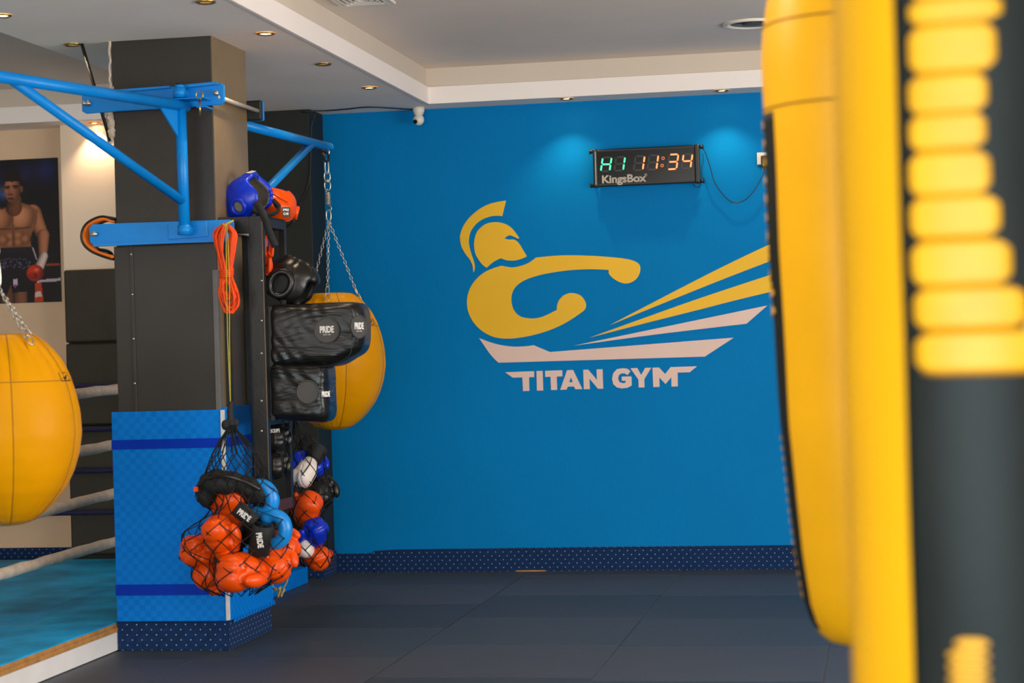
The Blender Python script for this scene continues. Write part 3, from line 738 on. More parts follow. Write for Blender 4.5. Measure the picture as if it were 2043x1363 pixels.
for i, z in enumerate(zr):
    q = []
    for k in range(60):
        y = 3.4+(11.25-3.4)*k/59; tq = k/59
        q.append(Vector((rx_+random.uniform(-.003, .003)-.03*math.sin(PI*tq), y, z-.05*math.sin(PI*tq)**2*(1 if i < 3 else .4)+random.uniform(-.002, .002))))
    put('rope', MB().tube(q, [.0265*random.uniform(.93, 1.06) for _ in q], 10), M['white_rope'], ring, label='white padded ring rope')
    zz = [1.17, .913, .667, .42][i]
    q = [Vector((-6.6+(rx_+6.6)*k/40, 11.25, zz-.012*math.sin(PI*k/40))) for k in range(41)]
    put('rope', MB().tube(q, .0155, 10), M['navy_rope'], ring, label='dark blue far rope')

# ------------------------------------------------------------------ pivoting bag brackets
BL = M['blue_steel']
def on(px, py, Y): return Py(px, py, Y)
br = thing('bag_bracket', 'blue steel swivel arm bracket clamped round front of black pillar', 'bracket', (-2.95, PYF, 2.4))
YP = PYF-.05
def plate(nm, pts, Y, th, par, mt=BL, bev=.004, label=None):
    mb = MB(); mb.prism([on(x, y, Y) for x, y in pts], (0, th, 0)); return put(nm, mb, mt, par, bev=bev, label=label)
plate('clamp_plate', [(163, 191), (170, 187), (230, 180), (345, 173), (440, 165), (447, 170), (448, 203), (442, 209), (345, 216), (235, 222), (172, 227), (163, 222)], YP, .012, br)
plate('clamp_flange', [(230, 179), (338, 171), (338, 175), (230, 184)], YP-.03, .03, br, bev=0)
plate('clamp_flange', [(366, 169), (430, 163), (434, 168), (366, 175)], YP-.03, .03, br, bev=0)
put('bolt', MB().cyl(on(431, 186, YP-.03), on(431, 186, YP+.01), .012, 10), M['steel'], br)
put('bolt', MB().cyl(on(168, 206, YP-.03), on(168, 206, YP+.01), .011, 10).cyl(on(176, 206, YP-.02), on(176, 206, YP+.01), .014, 6), M['steel'], br)
put('bolt', MB().ell(on(187, 467, YP-.018), (.018, .008, .012), 12, 8), M['steel'], br)
# rods along the pillar sides to the rear plate
xr = on(448, 193, YP).x; zr_ = on(448, 193, YP).z
put('threaded_rod', MB().cyl((xr-.03, YP, zr_), (xr-.02, 9.1, zr_), .010, 10), M['rod'], br)
xlr = on(168, 206, YP).x; put('threaded_rod', MB().cyl((xlr+.02, YP, zr_), (xlr+.02, 9.1, zr_), .008, 10), M['steel'], br)
# pivot, arm, brace
pv_top = on(358, 170, YP-.07); pv_x, pv_y = pv_top.x, YP-.07
z_t = pv_top.z; z_b = on(368, 455, pv_y).z; xb_ = on(368, 455, pv_y).x
put('pivot_sleeve', MB().cyl((pv_x, pv_y, z_t-.055), (pv_x, pv_y, z_t-.012), .028, 20).cyl((pv_x, pv_y, z_t-.012), (pv_x, pv_y, z_t), .022, 20).box((pv_x-.02, pv_y, z_t-.05), (pv_x+.02, YP+.002, z_t-.02)), BL, br)
put('pivot_cap', MB().cyl((pv_x, pv_y, z_t-.002), (pv_x, pv_y, z_t+.008), .019, 20), M['black_plastic'], br)
arm0 = on(358, 211, pv_y); arm1 = Pz(-45, 146, arm0.z)
arm1 = arm0 + (Pz(0, 153, arm0.z)-arm0)*1.16
put('upright_tube', MB().cyl((pv_x+.002, pv_y, arm0.z+.01), (xb_, pv_y, z_b), .0245, 20), BL, br)
put('lower_sleeve', MB().cyl((xb_, pv_y, z_b-.03), (xb_, pv_y, z_b+.012), .030, 20).box((xb_-.02, pv_y, z_b-.025), (xb_+.02, YP+.0, z_b+.005)), BL, br)
put('arm', MB().cyl(arm0+Vector((.02, .04, 0)), arm1, .024, 20), BL, br)
bt = on(366, 403, pv_y); ba = arm0 + (Pz(22, 158, arm0.z)-arm0)
put('brace', MB().cyl(bt, ba, .021, 20), BL, br)
ad = (arm1-arm0).normalized()
mb = MB(); g0 = arm0-Vector((0, 0, .02)); mb.prism([g0+ad*.025, g0+ad*.15, g0+ad*.025-Vector((0, 0, .12))], Vector((-ad.y, ad.x, 0))*.008); put('gusset', mb, BL, br)
mb = MB(); lp = on(370, 208, pv_y-.0); mb.box((pv_x-.10, pv_y-.03, arm0.z+.024), (pv_x+.125, pv_y+.06, arm0.z+.030)); mb.box((pv_x+.085, pv_y-.03, arm0.z-.016), (pv_x+.13, pv_y+.08, arm0.z-.010)); put('stop_plate', mb, BL, br, bev=.002)
pin = on(398, 190, pv_y-.02)
q = [pin+Vector((.016*math.cos(a), 0, .018*math.sin(a))) for a in [2*PI*i/16 for i in range(16)]]
put('locking_pin', MB().tube(q, .003, 6, closed=True).cyl(pin-Vector((0, 0, .018)), pin-Vector((0, 0, .09)), .005, 8), M['brass'], br)
plate('lower_clamp_plate', [(178, 456), (184, 448), (250, 445), (350, 442), (458, 438), (466, 444), (467, 478), (458, 481), (350, 484), (250, 488), (188, 491), (179, 482)], YP, .012, br)
plate('lower_flange', [(186, 492), (350, 485), (458, 482), (458, 478), (350, 481), (186, 487)], YP-.028, .028, br, bev=0)
plate('weld_plate', [(333, 446), (413, 441), (415, 472), (336, 478)], YP-.008, .008, br)
zl = on(467, 460, YP).z; xl_ = on(460, 460, YP).x
put('threaded_rod', MB().cyl((xl_-.01, YP, zl), (xl_-.01, 9.1, zl), .010, 10), M['rod'], br)
# rear bracket
bb = thing('bag_bracket', 'blue steel swivel arm behind black pillar reaching toward blue wall', 'bracket', (-2.95, 9.3, 2.4))
for ya, yb in ((zr_-.045, zr_+.05), (zl-.045, zl+.05)):
    put('rear_plate', MB().box((PX0-.05, 9.075, ya), (xr-.002, 9.105, yb)), M['black_plastic'], bb, bev=.008)
    put('rear_face', MB().box((PX0-.05, 9.1055, ya), (xr+.002, 9.116, yb)), BL, bb, bev=.008)
rp = Vector((-2.96, 9.42, 0))
e1 = Pz(658, 294, 2.41); s1 = Pz(497, 252, 2.41); sd = (s1-e1).normalized(); s0 = e1+sd*1.205
put('pivot_tube', MB().cyl((s0.x-.012, s0.y, 1.85), (s0.x-.012, s0.y, 2.47), .022, 18).box((s0.x-.02, 9.116, 2.36), (s0.x+.02, s0.y, 2.43)).box((s0.x-.02, 9.116, 1.86), (s0.x+.02, s0.y, 1.93)), BL, bb)
put('arm', MB().cyl(s0, e1, .023, 20), BL, bb)
b1 = e1+sd*.27; b2 = Vector((s0.x, s0.y, 0)); b2.z = 1.99
# slope of the visible brace: passes through pixel (512, 368)
put('brace', MB().cyl(b1-Vector((0, 0, .005)), b2, .021, 18), BL, bb)
# black strap roll with orange lining on the bracket's left end
st = thing('weight_belt', 'curved black belt with orange lining hung on left end of lower blue bracket', 'belt', on(190, 470, YP+.03))
def strip(pts, rad_in, th, wd, Y): 
    mb = MB(); P = cr([on(x, y, Y) for x, y in pts], 8); n = len(P); vs = []
    for i in range(n):
        tt = (P[min(i+1, n-1)]-P[max(i-1, 0)]).normalized(); nn = Vector((tt.z, 0, -tt.x))
        for (o, yy) in ((rad_in, 0), (rad_in+th, 0), (rad_in+th, wd), (rad_in, wd)): vs.append(P[i]+nn*o+Vector((0, yy, 0)))
    fs = []
    for i in range(n-1):
        for k in range(4): fs.append((i*4+k, i*4+(k+1) % 4, i*4+4+(k+1) % 4, i*4+4+k))
    fs += [(0, 1, 2, 3), tuple((n-1)*4+k for k in (3, 2, 1, 0))]
    return mb.add(vs, fs, 0, True)
bp_ = [(222, 439), (205, 434), (185, 440), (170, 452), (164, 470), (168, 486), (180, 498), (198, 507), (222, 515)]
sg = 1
put('outer_layer', strip(bp_, 0.0, .010, .10, YP+.012), M['black_leather'], st)
put('lining', strip(bp_, -.012, .0115, .10, YP+.012), mat('orange_lining', (226, 110, 22), .6, 0, .1, 20), st, label='orange lining')
mb = MB(); mb.ell(on(210, 503, YP+.06), (.035, .05, .014), 14, 8, M=Matrix.Rotation(.35, 3, 'Y')); put('end_pad', mb, M['black_leather'], st)
# thin black rod from ceiling
mb = MB(); mb.cyl(Pz(163, 87, ZC), Py(220, 282, 8.57), .008, 10); 
put('brace_rod', mb, M['dark_steel'], cat='rod', label='thin black rod slanting from ceiling to left edge of pillar', org=Py(215, 250, 8.57))

# ------------------------------------------------------------------ chains and pear bags
def chain(p0, p1, L=.028, wd=.0085, r=.0023, mb=None):
    mb = mb or MB(); p0, p1 = Vector(p0), Vector(p1); D = p1-p0; n = max(2, int(D.length/(L*.78))); d = D.normalized()
    a = Vector((0, 1, 0)); a = (a-d*a.dot(d)).normalized(); b = d.cross(a)
    for i in range(n):
        c = p0+D*((i+.5)/n); s = a if i % 2 else b
        q = []
        for k in range(10):
            an = 2*PI*k/10; q.append(c+d*(math.cos(an)*(L/2-wd*.3))+s*math.sin(an)*wd*.8)
        mb.tube(q, r, 5, closed=True)
    return mb
def link(c, d, s, L, wd, r, mb):
    d = Vector(d).normalized(); s = Vector(s); s = (s-d*s.dot(d)).normalized(); q = []
    for k in range(18):
        an = 2*PI*k/18; cx = math.cos(an); q.append(Vector(c)+d*(L/2*cx)+s*(wd/2*math.copysign(abs(math.sin(an))**.7, math.sin(an))))
    return mb.tube(q, r, 7, closed=True)
def pear_bag(hook, ctop, label, R=.287, H=.735, tag_at=None, rotz=0):
    t = thing('punching_bag', label, 'punching bag', ctop-Vector((0, 0, H)))
    c = Vector((ctop.x, ctop.y, ctop.z-H))
    zs_ = [0, .008, .03, .07, .12, .19, .27, .36, .47, .58, .68, .77, .85, .905, .945, .972, .988, .993, .99]
    rs_ = [0, .20, .36, .50, .63, .775, .88, .955, 1, .985, .935, .86, .755, .65, .555, .47, .40, .28, 0]
    zz = []; prof = []
    for k in range(72):
        s = k/71*(len(zs_)-1); i = min(int(s), len(zs_)-2); f = s-i
        prof.append((R*(rs_[i]*(1-f)+rs_[i+1]*f), H*(zs_[i]*(1-f)+zs_[i+1]*f)))
    def fn(r, z, th):
        g = th*6/(2*PI); f = abs(math.sin(PI*g)); q = r*(1-.022*(1-f**.5))
        tp = max(0, (z/H-.70)/.3); bt = max(0, (.2-z/H)/.2)
        return q*(1+.030*tp*math.sin(th*23+3*math.sin(z*9))*min(1, (1-z/H)*8)+.012*bt*math.sin(th*31))
    mb = MB(); mb.lathe(c, prof, 144, fn=fn); put('shell', mb, M['yellow_vinyl'], t)
    mb = MB()
    for g in range(6):
        th = 2*PI*g/6
        q = [c+Vector((math.cos(th), math.sin(th), 0))*(fn(r, z, th)+.0006)+Vector((0, 0, z)) for r, z in prof[6:64]]
        mb.tube(q, .0016, 5)
    zq = H*.745; rq = np.interp(zq, [p[1] for p in prof[:60]], [p[0] for p in prof[:60]])
    q = [c+Vector((math.cos(a), math.sin(a), 0))*(fn(rq, zq, a)+.0006)+Vector((0, 0, zq)) for a in [2*PI*k/96 for k in range(96)]]
    mb.tube(q, .0014, 5, closed=True)
    put('seam', mb, M['seam'], t, kind='stuff')
    # handles, rings, chains
    apex = Vector(hook)
    ch = MB()
    for k, an in enumerate(tag_at['chains']):
        rr_ = R*.58; zt = H*.935
        dv = Vector((math.cos(an), math.sin(an), 0))
        lug = c+dv*rr_+Vector((0, 0, zt))
        put('lug_tab', MB().box((-.018, -.004, -.05), (.018, .004, .015), M=Matrix.Translation(lug+dv*.004) @ Matrix.Rotation(an-PI/2, 4, 'Z') @ Matrix.Rotation(.5, 4, 'X')), M['yellow_vinyl'], t, bev=.002)
        lk = MB(); link(lug+Vector((0, 0, .016)), (apex-lug), (-dv.y, dv.x, 0), .045, .026, .0032, lk)
        lp = lug+(apex-lug).normalized()*.04
        link(lp+(apex-lug).normalized()*.015, (apex-lug), (-dv.y, dv.x, 0), .05, .018, .0028, lk)
        put('shackle', lk, M['steel'], t)
        chain(lp+(apex-lug).normalized()*.035, apex, mb=ch)
    put('chain', ch, M['steel'], t, kind='stuff')
    return t, apex
def hanger(t, apex, top):
    """carabiner, spring, swivel and hook between apex and the arm"""
    d = (top-apex); z = Vector((0, 0, 1)); L = d.length
    at_ = lambda f: apex+d*f
    mb = MB(); link(at_(.08), d, (1, 0, 0), L*.16, .026, .0035, mb); put('carabiner', mb, M['steel'], t)
    mb = MB(); q = []
    for k in range(9*14):
        a = 2*PI*k/14; q.append(at_(.24+.17*k/(9*14))+Vector((math.cos(a), math.sin(a), 0))*.013)
    mb.tube(q, .0028, 6); mb.tube(cr([at_(.14), at_(.16)+Vector((.014, 0, 0)), at_(.2)+Vector((.016, 0, 0)), at_(.24)], 5), .003, 6)
    mb.tube(cr([at_(.41), at_(.43)+Vector((-.01, 0, 0)), at_(.47)], 5), .003, 6)
    put('spring', mb, M['steel'], t)
    mb = MB(); link(at_(.52), d, (1, 0, 0), L*.15, .032, .0035, mb); link(at_(.65), d, (1, 0, 0), L*.15, .032, .0035, mb)
    mb.cyl(at_(.555), at_(.615), .013, 14); put('swivel', mb, M['steel'], t)
    mb = MB(); link(at_(.79), d, (1, 0, 0), L*.2, .02, .0034, mb); put('snap_hook', mb, M['steel'], t)
    mb = MB()
    mb.tube(cr([at_(.86), at_(.9)+Vector((.012, 0, 0)), at_(.98)+Vector((.008, 0, 0)), at_(1.0)+Vector((-.03, 0, .01)), at_(.94)+Vector((-.018, 0, 0)), at_(.86)], 6), .007, 8)
    put('strap_loop', mb, M['black_cloth'], t)
    mb = MB(); link(at_(1.02), (0, 0, 1), (1, 0, 0), .04, .034, .004, mb); put('eye_ring', mb, M['steel'], t)
view_ang = lambda p: math.atan2(-p.y, -p.x)
# far bag
top2 = e1+Vector((-.012, -.02, -.03)); ct = Py(659, 583, top2.y); ct.x = top2.x+.0
ct = Vector((Py(660, 583, top2.y).x, top2.y, Py(660, 583, top2.y).z)); ap = Py(656, 441, top2.y)
bag2, _ = pear_bag(ap, ct, 'yellow pear-shaped punching bag hanging on chains in front of the blue wall', R=.283, H=.735, tag_at={'chains': [-PI/2+.15, -PI/2+.15+2.05, -PI/2+.15-2.2]})
hanger(bag2, ap, Vector((ap.x*.5+top2.x*.5-.003, top2.y, top2.z)))
def bag_tag(t, c, label='small black outlined tag'):
    """c: point near the surface, facing direction toward the viewer side"""
    v = c; cen = ORG[t.name]; dv = Vector((c.x-cen.x, c.y-cen.y, 0)).normalized(); rt = Vector((-dv.y, dv.x, 0))
    mb = MB(); w_, h_ = .038, .017
    u_ = Vector((0, 0, 1)); u_ = (u_-dv*.42).normalized()
    for (a, b_) in (((-w_, -h_), (w_, -h_)), ((w_, -h_), (w_, h_)), ((w_, h_), (-w_, h_)), ((-w_, h_), (-w_, -h_))):
        mb.tube([c+rt*a[0]+u_*a[1], c+rt*b_[0]+u_*b_[1]], .0016, 5)
    mb.prism([c+rt*x+u_*y for x, y in ((-.03, -.006), (-.01, .002), (0, -.003), (.01, .002), (.03, .012), (.012, -.006), (0, -.012), (-.012, -.006))], dv*.002)
    put('logo_tag', mb, M['black_plastic'], t, label=label)
def surf(t, px, py, push=0.003):
    sh = [o for o in t.children if o.name.startswith('shell')][0]
    bv = BVHTree.FromPolygons([v.co+ORG[t.name] for v in sh.data.vertices], [list(p.vertices) for p in sh.data.polygons])
    h = bv.ray_cast(E0, ray(px, py).normalized())
    if h[0] is None: return None
    return h[0]-ray(px, py).normalized()*push
s = surf(bag2, 737, 642); 
if s: bag_tag(bag2, s)
# near left bag
ay = 7.27; a1_ = Py(-3, 574, 7.22); c1 = Py(6, 664, 7.22)
bag1, _ = pear_bag(a1_, c1, 'yellow pear-shaped punching bag at the left edge, hanging before the ring ropes', R=.287, H=.742, tag_at={'chains': [-PI/2+1.05, -PI/2+2.7, -PI/2-.9]})
tp = arm0+ad*((a1_.y-arm0.y)/ad.y); hanger(bag1, a1_, Vector((tp.x, tp.y, tp.z-.03)))
s = surf(bag1, 128, 752)
if s: bag_tag(bag1, s)

# ------------------------------------------------------------------ metal rack on the pillar side
RY0, RY1 = 8.60, 9.02
DS = M['dark_steel']
rk = thing('metal_rack', 'black steel frame rack fixed to right side of pillar holding headguards and pads', 'rack', (-2.78, 8.8, .8))
X1 = Py(528, 600, RY0).x; X1b = X1; zt_ = Py(515, 431, RY0).z; zb_ = Py(588, 1010, RY1).z
RY1 = Px(578, 700, X1).y
pw = X1-Py(500, 600, RY0).x
put('post', MB().box((X1-pw, RY0, zb_), (X1, RY0+.035, zt_)), DS, rk, bev=.002)
put('post', MB().box((X1-.028, RY1-.028, zb_), (X1, RY1, zt_)), DS, rk, bev=.002)
put('post', MB().box((PX1+.004, RY1-.028, zb_), (PX1+.032, RY1, zt_)), DS, rk, bev=.002)
put('top_rail', MB().box((PX1-.02, RY0, zt_-.075), (X1-pw, RY0+.03, zt_)), DS, rk, bev=.002)
put('top_rail', MB().box((X1-.03, RY0+.036, zt_-.045), (X1, RY1-.029, zt_)), DS, rk, bev=.002)
put('top_rail', MB().box((PX1+.033, RY1-.028, zt_-.045), (X1-.029, RY1, zt_)), DS, rk, bev=.002)
put('shelf', MB().box((PX1+.004, RY0+.03, zt_-.004), (X1, RY1, zt_+.002)), DS, rk)
zpad = Py(600, 605, RY0).z; zpadb = Py(600, 848, RY0).z
for z_ in (zpad-.02, zpadb+.03):
    put('cross_rail', MB().box((X1-.028, RY0+.036, z_-.03), (X1-.004, RY1-.029, z_)), DS, rk, bev=.002)
put('bottom_rail', MB().box((X1-.03, RY0+.036, zb_), (X1, RY1-.029, zb_+.05)), mat('glove_lit_steel', (70, 34, 26), .5, 0, .3, 12), rk, bev=.002, label='bottom rail with orange glove light put into its colour')  # red-brown of the side rail paints in light bounced off the gloves
put('bottom_rail', MB().box((PX1+.033, RY1-.028, zb_), (X1-.029, RY1, zb_+.05)), DS, rk, bev=.002)
put('pillar_flange', MB().box((PX1+.003, RY0+.05, .97), (PX1+.016, RY0+.11, zt_-.08)), DS, rk)
mb = MB()
for y in (640, 705, 800, 860, 560):
    p = Py(522, y, RY0); mb.cyl((p.x, RY0-.006, p.z), (p.x, RY0+.001, p.z), .005, 8)
put('screw', mb, M['steel'], rk, kind='stuff')
mb = MB(); p = Py(516, 435, RY0); mb.box((X1-.004, RY0-.0008, zb_), (X1-.0015, RY0+.002, zt_)); put('pale_edge', mb, mat('pale_edge', (128, 104, 80), .5, .3), rk, label='pale brown edge')  # pale brown line down the outer edge of the front post

# ------------------------------------------------------------------ wall uppercut pad
wpad = thing('target_pad', 'black leather stepped target pad with round grey targets, mounted on rack', 'punching pad', (X1+.15, 8.8, zpadb))
def rblock(pts, Y0, Y1, lean=0):
    mb = MB(); P = [on(x, y, Y0) for x, y in pts]; n = 9; N = len(P)
    cx = sum(p.x for p in P)/N; cz = sum(p.z for p in P)/N; vs = []
    xm = max(p.x for p in P); x_0 = min(p.x for p in P)
    for k in range(n):
        f = k/(n-1); ins = .035*(1-math.sqrt(max(0, 1-abs(2*f-1)**5)))
        for p in P:
            d = Vector((p.x-cx, 0, p.z-cz)); d.normalize()
            q = p-d*ins*.9; w_ = (p.x-x_0)/(xm-x_0)
            vs.append(Vector((q.x-.05*f*w_**3, Y0+(Y1-Y0)*f-0.0, q.z)))
    fs = []
    for k in range(n-1):
        for i in range(N): fs.append((k*N+i, k*N+(i+1) % N, (k+1)*N+(i+1) % N, (k+1)*N+i))
    mb.add(vs, fs, 0, True); 
    tr = tessellate_polygon([[Vector((p.x, p.z, 0)) for p in P]])
    mb.add(vs[:N], [tuple(q) for q in tr], 0, False); mb.add(vs[-N:], [tuple(q) for q in tr], 0, False)
    return mb
upper = cr([Vector((x, y, 0)) for x, y in [(529, 612), (545, 607), (600, 605), (660, 602), (704, 602), (719, 608), (726, 630), (727, 665), (724, 690), (712, 705), (690, 716), (665, 729), (640, 733), (600, 732), (545, 733), (531, 728), (529, 690), (529, 650)]], 3, True)
lower = cr([Vector((x, y, 0)) for x, y in [(530, 722), (560, 719), (620, 719), (646, 724), (654, 742), (655, 780), (657, 820), (653, 836), (640, 845), (600, 844), (545, 840), (533, 836), (530, 820), (529, 780)]], 3, True)
PYa, PYb2 = RY0+.03, RY0+.38
def remesh_pad(nm, pts):
    mb = rblock([(p.x, p.y) for p in pts], PYa, PYb2); me = bake(nm, mb, .011, 5, [M['pad_leather']])
    org = ORG[wpad.name]
    # leather creases as real relief on the near side
    for v in me.vertices:
        x, z = v.co.x, v.co.z
        s = (x*1.05+z*.8)*95+1.6*math.sin(x*17-z*9); k = .0030*math.sin(s+1.3*math.sin(z*23))*max(.1, .5+.6*math.sin(x*13+z*17+1))*max(.15, min(1, (X1+.34-x)/.2))*max(0, min(1, (PYa+.12-v.co.y)/.1))
        v.co.y -= k; v.co -= org
    return put(nm, me, None, wpad)
remesh_pad('upper_block', upper); remesh_pad('lower_block', lower)
put('back_board', MB().box((X1+.001, PYa+.01, zpadb+.02), (X1+.02, PYb2-.02, zpad-.01)), M['black_plastic'], wpad)
gr = mat('target_grey', (66, 63, 60), .5, 0, .1, 10)
def target(px, py, rx, rz, nm='target_disc', txt=True, n=None, label='round grey target disc'):
    c = on(px, py, PYa-.010)
    r_ = Vector((1, 0, 0)); 
    if n is not None: r_ = Vector(n).normalized()
    u_ = Vector((0, 0, 1)); nn = r_.cross(u_)
    mb = MB(); ring_ = MB(); q = []
    for k in range(28):
        a = 2*PI*k/28; q.append(c+r_*rx*math.cos(a)+u_*rz*math.sin(a))
    mb.prism(q, -nn*.012); mb.tube(q, .0035, 6, closed=True)
    o = put(nm, mb, gr, wpad, label=label)
    if txt:
        tm = MB(); text_on(tm, 'PRIDE', .040, c+nn*.0012+u_*.002, r_, u_, bold=.0016, sx=.62*(1 if n is None else .9)); text_on(tm, 'SINCE 1984', .007, c+nn*.0012-u_*.020, r_, u_, sx=1)
        lt = put('lettering', tm, M['print_white'], o, label='white lettering')
k_ = 8.75/4000
target(652, 659, 25.5*k_, 25*k_)
target(614, 782, 22.5*k_, 23*k_, txt=False)
target(716, 652, 22*k_, 23*k_, n=(.48, .87, 0))
tm = MB(); text_on(tm, 'PRIDE', .032, on(650, 787, PYa-.006), (.7, .7, 0), (0, 0, 1), bold=.0014, sx=.5); put('side_label', tm, M['print_white'], wpad, label='white lettering')
mb = MB(); mb.tube(cr([on(x, y, PYa-.004) for x, y in [(532, 733), (580, 733), (630, 732), (665, 727), (695, 711), (702, 690), (703, 650), (702, 612)]], 6), .0022, 5)
put('piping', mb, M['black_leather'], wpad)

# ------------------------------------------------------------------ headguards
def shell_part(R3, open_fn, bulge, th=.02, n=56, m=36):
    """padded helmet shell: sphere with cut-outs, thickened"""
    bm = bmesh.new(); rows = []
    for i in range(m+1):
        ph = PI*i/m; row = []
        for k in range(n):
            a = 2*PI*k/n; d = Vector((math.sin(ph)*math.cos(a), math.sin(ph)*math.sin(a), math.cos(ph)))
            b_ = 1+bulge(d); row.append(bm.verts.new((d.x*R3[0]*b_, d.y*R3[1]*b_, d.z*R3[2]*b_)))
        rows.append(row)
    for i in range(m):
        for k in range(n):
            vs = [rows[i][k], rows[i+1][k], rows[i+1][(k+1) % n], rows[i][(k+1) % n]]
            ph = PI*(i+.5)/m; a = 2*PI*(k+.5)/n
            d = Vector((math.sin(ph)*math.cos(a), math.sin(ph)*math.sin(a), math.cos(ph)))
            if open_fn(d): continue
            try: bm.faces.new(vs)
            except ValueError: pass
    bmesh.ops.delete(bm, geom=[v for v in bm.verts if not v.link_faces], context='VERTS')
    bmesh.ops.remove_doubles(bm, verts=bm.verts, dist=.0005)
    # smooth the cut border
    for _ in range(4):
        mv = {}
        for v in bm.verts:
            be = [e for e in v.link_edges if e.is_boundary]
            if len(be) == 2: mv[v] = (v.co*2+be[0].other_vert(v).co+be[1].other_vert(v).co)/4
        for v, c_ in mv.items(): v.co = c_
    bmesh.ops.recalc_face_normals(bm, faces=bm.faces)
    me = bpy.data.meshes.new('shell'); bm.to_mesh(me); bm.free()
    for p in me.polygons: p.use_smooth = True
    return me
def lens(v, c, w_): 
    return max(0, 1-abs(v-c)/w_)
def headguard(label, loc, rot, mt, inner, sc=1, ear=True, face=(.5, -.8, .42), group=None, eark=1.0):
    t = thing('headguard', label, 'headguard', loc, group=group); t.rotation_euler = rot.to_euler(); t.scale = (sc,)*3
    fx, zl_, zh_ = face
    def opened(d):
        yy = abs(d.y)
        if d.x > fx and zl_ < d.z < zh_ and yy < .62-.12*(d.z): return True       # face
        if d.z < -.72: return True                                               # neck
        if d.z > .86 and abs(d.y) < .4: return True                              # crown gap
        return False
    def bulge(d):
        f = .07*lens(d.z, .6, .3)*max(0, d.x) + .09*lens(d.z, -.35, .4)*max(0, abs(d.y)-.3)+.05*max(0, -d.x)*lens(d.z, 0, .5)
        g = -.035*(abs(math.sin(3*math.atan2(d.y, d.x)))**18) - .03*(1-min(1, abs(d.z-.3)*14))
        return f+g
    me = shell_part((.118, .098, .122), opened, bulge); me.materials.append(mt); me.materials.append(inner)
    o = put('shell', me, None, t)
    so = o.modifiers.new('thick', 'SOLIDIFY'); so.thickness = .024; so.offset = -.6; so.material_offset = 1; so.material_offset_rim = 0
    sb = o.modifiers.new('sub', 'SUBSURF'); sb.levels = 1; sb.render_levels = 1
    if ear:
        for sgn in (1, -1):
            mb = MB(); q = [Vector((-.005+.030*eark*math.cos(a), sgn*(.104-.012*(eark-1)*math.cos(a)), -.015+.036*eark*math.sin(a))) for a in [2*PI*k/20 for k in range(20)]]
            mb.tube(q, .010*eark, 8, closed=True); ORG[t.name] = Vector((0, 0, 0)); eo = put('ear_ring', mb, mt, t)
            mb = MB(); mb.ell((-.005, sgn*.098, -.015), (.024*eark, .008, .030*eark), 14, 8); put('ear_hole', mb, inner, t, label='ear opening')
    ORG[t.name] = Vector((0, 0, 0))
    mb = MB(); mb.tube(cr([(.04, -.10, -.07), (.055, -.075, -.12), (.06, 0, -.14), (.055, .075, -.12), (.04, .10, -.07)], 6), .008, 6, flat=1.8); put('chin_strap', mb, M['black_cloth'], t)
    return t
def rotm(fwd, up): return frame(fwd, up)
ztop = zt_
hb = headguard('royal blue boxing headguard with grey lining, lying on top of rack', Py(495, 398, 8.80), rotm((.74, -.30, .50), (-.5, -.1, .8)), M['royal_leather'], M['grey_lining'], 1.04, face=(.42, -.85, .50))
hb.scale = (1.08, .98, .92)
ORG[hb.name] = Vector((0, 0, 0))
mb = MB(); text_on(mb, 'PRIDE', .03, (.094, 0, .090), (0, 1, 0), (-.7, 0, .75), bold=.0012, sx=.7); put('lettering', mb, M['print_white'], hb, label='white lettering')
mb = MB(); P_ = [Py(510, 405, 8.66), Py(520, 418, 8.60), Py(530, 440, 8.55), Py(538, 465, 8.55), Py(550, 492, 8.56)]
mw = Matrix.LocRotScale(hb.location, hb.rotation_euler, hb.scale).inverted()
mb.tube([mw @ p for p in cr(P_, 6)], .007, 6, flat=2.6); put('hanging_strap', mb, M['black_cloth'], hb, label='black strap dangling over the rack edge')
ho = headguard('orange headguard lying behind the blue one on top of rack', Py(550, 410, 8.99), rotm((-.25, .9, .1), (.25, .1, 1)), M['orange_leather'], M['black_leather'], .80)
ho.scale = (.9, .98, .72)
ORG[ho.name] = Vector((0, 0, 0))
mw = Matrix.LocRotScale(ho.location, ho.rotation_euler, ho.scale).inverted()
q_ = Py(571, 423, 8.86); mb = MB(); mb.box((-.018, -.002, -.022), (.018, .002, .022), M=mw @ Matrix.Translation(q_) @ Matrix.Rotation(.35, 4, 'Z')); put('badge', mb, M['black_plastic'], ho, label='black square badge with white lettering')
mb = MB()
for i_, s_ in enumerate(('LEO', 'BOX')):
    text_on(mb, ('PRI', 'DE')[i_], .020, mw @ (q_+Vector((0, -.004, .009-.018*i_))), mw.to_3x3() @ Vector((1, .35, 0)), mw.to_3x3() @ Vector((0, 0, 1)), bold=.0008)
put('lettering', mb, M['print_white'], ho, label='white lettering')
mb = MB(); mb.tube([mw @ p for p in cr([Py(524, 384, 8.90), Py(538, 384, 8.90), Py(552, 390, 8.90), Py(562, 396, 8.90), Py(574, 402, 8.92)], 6)], .005, 6, flat=2);
put('lace_strap', mb, M['orange_leather'], ho)
hk = headguard('black leather headguard with large ear rings sitting on target pad', Py(580, 566, 8.82), rotm((.88, -.06, -.50), (.5, .05, .85)), M['black_leather'], M['black_cloth'], 1.06, eark=1.5)
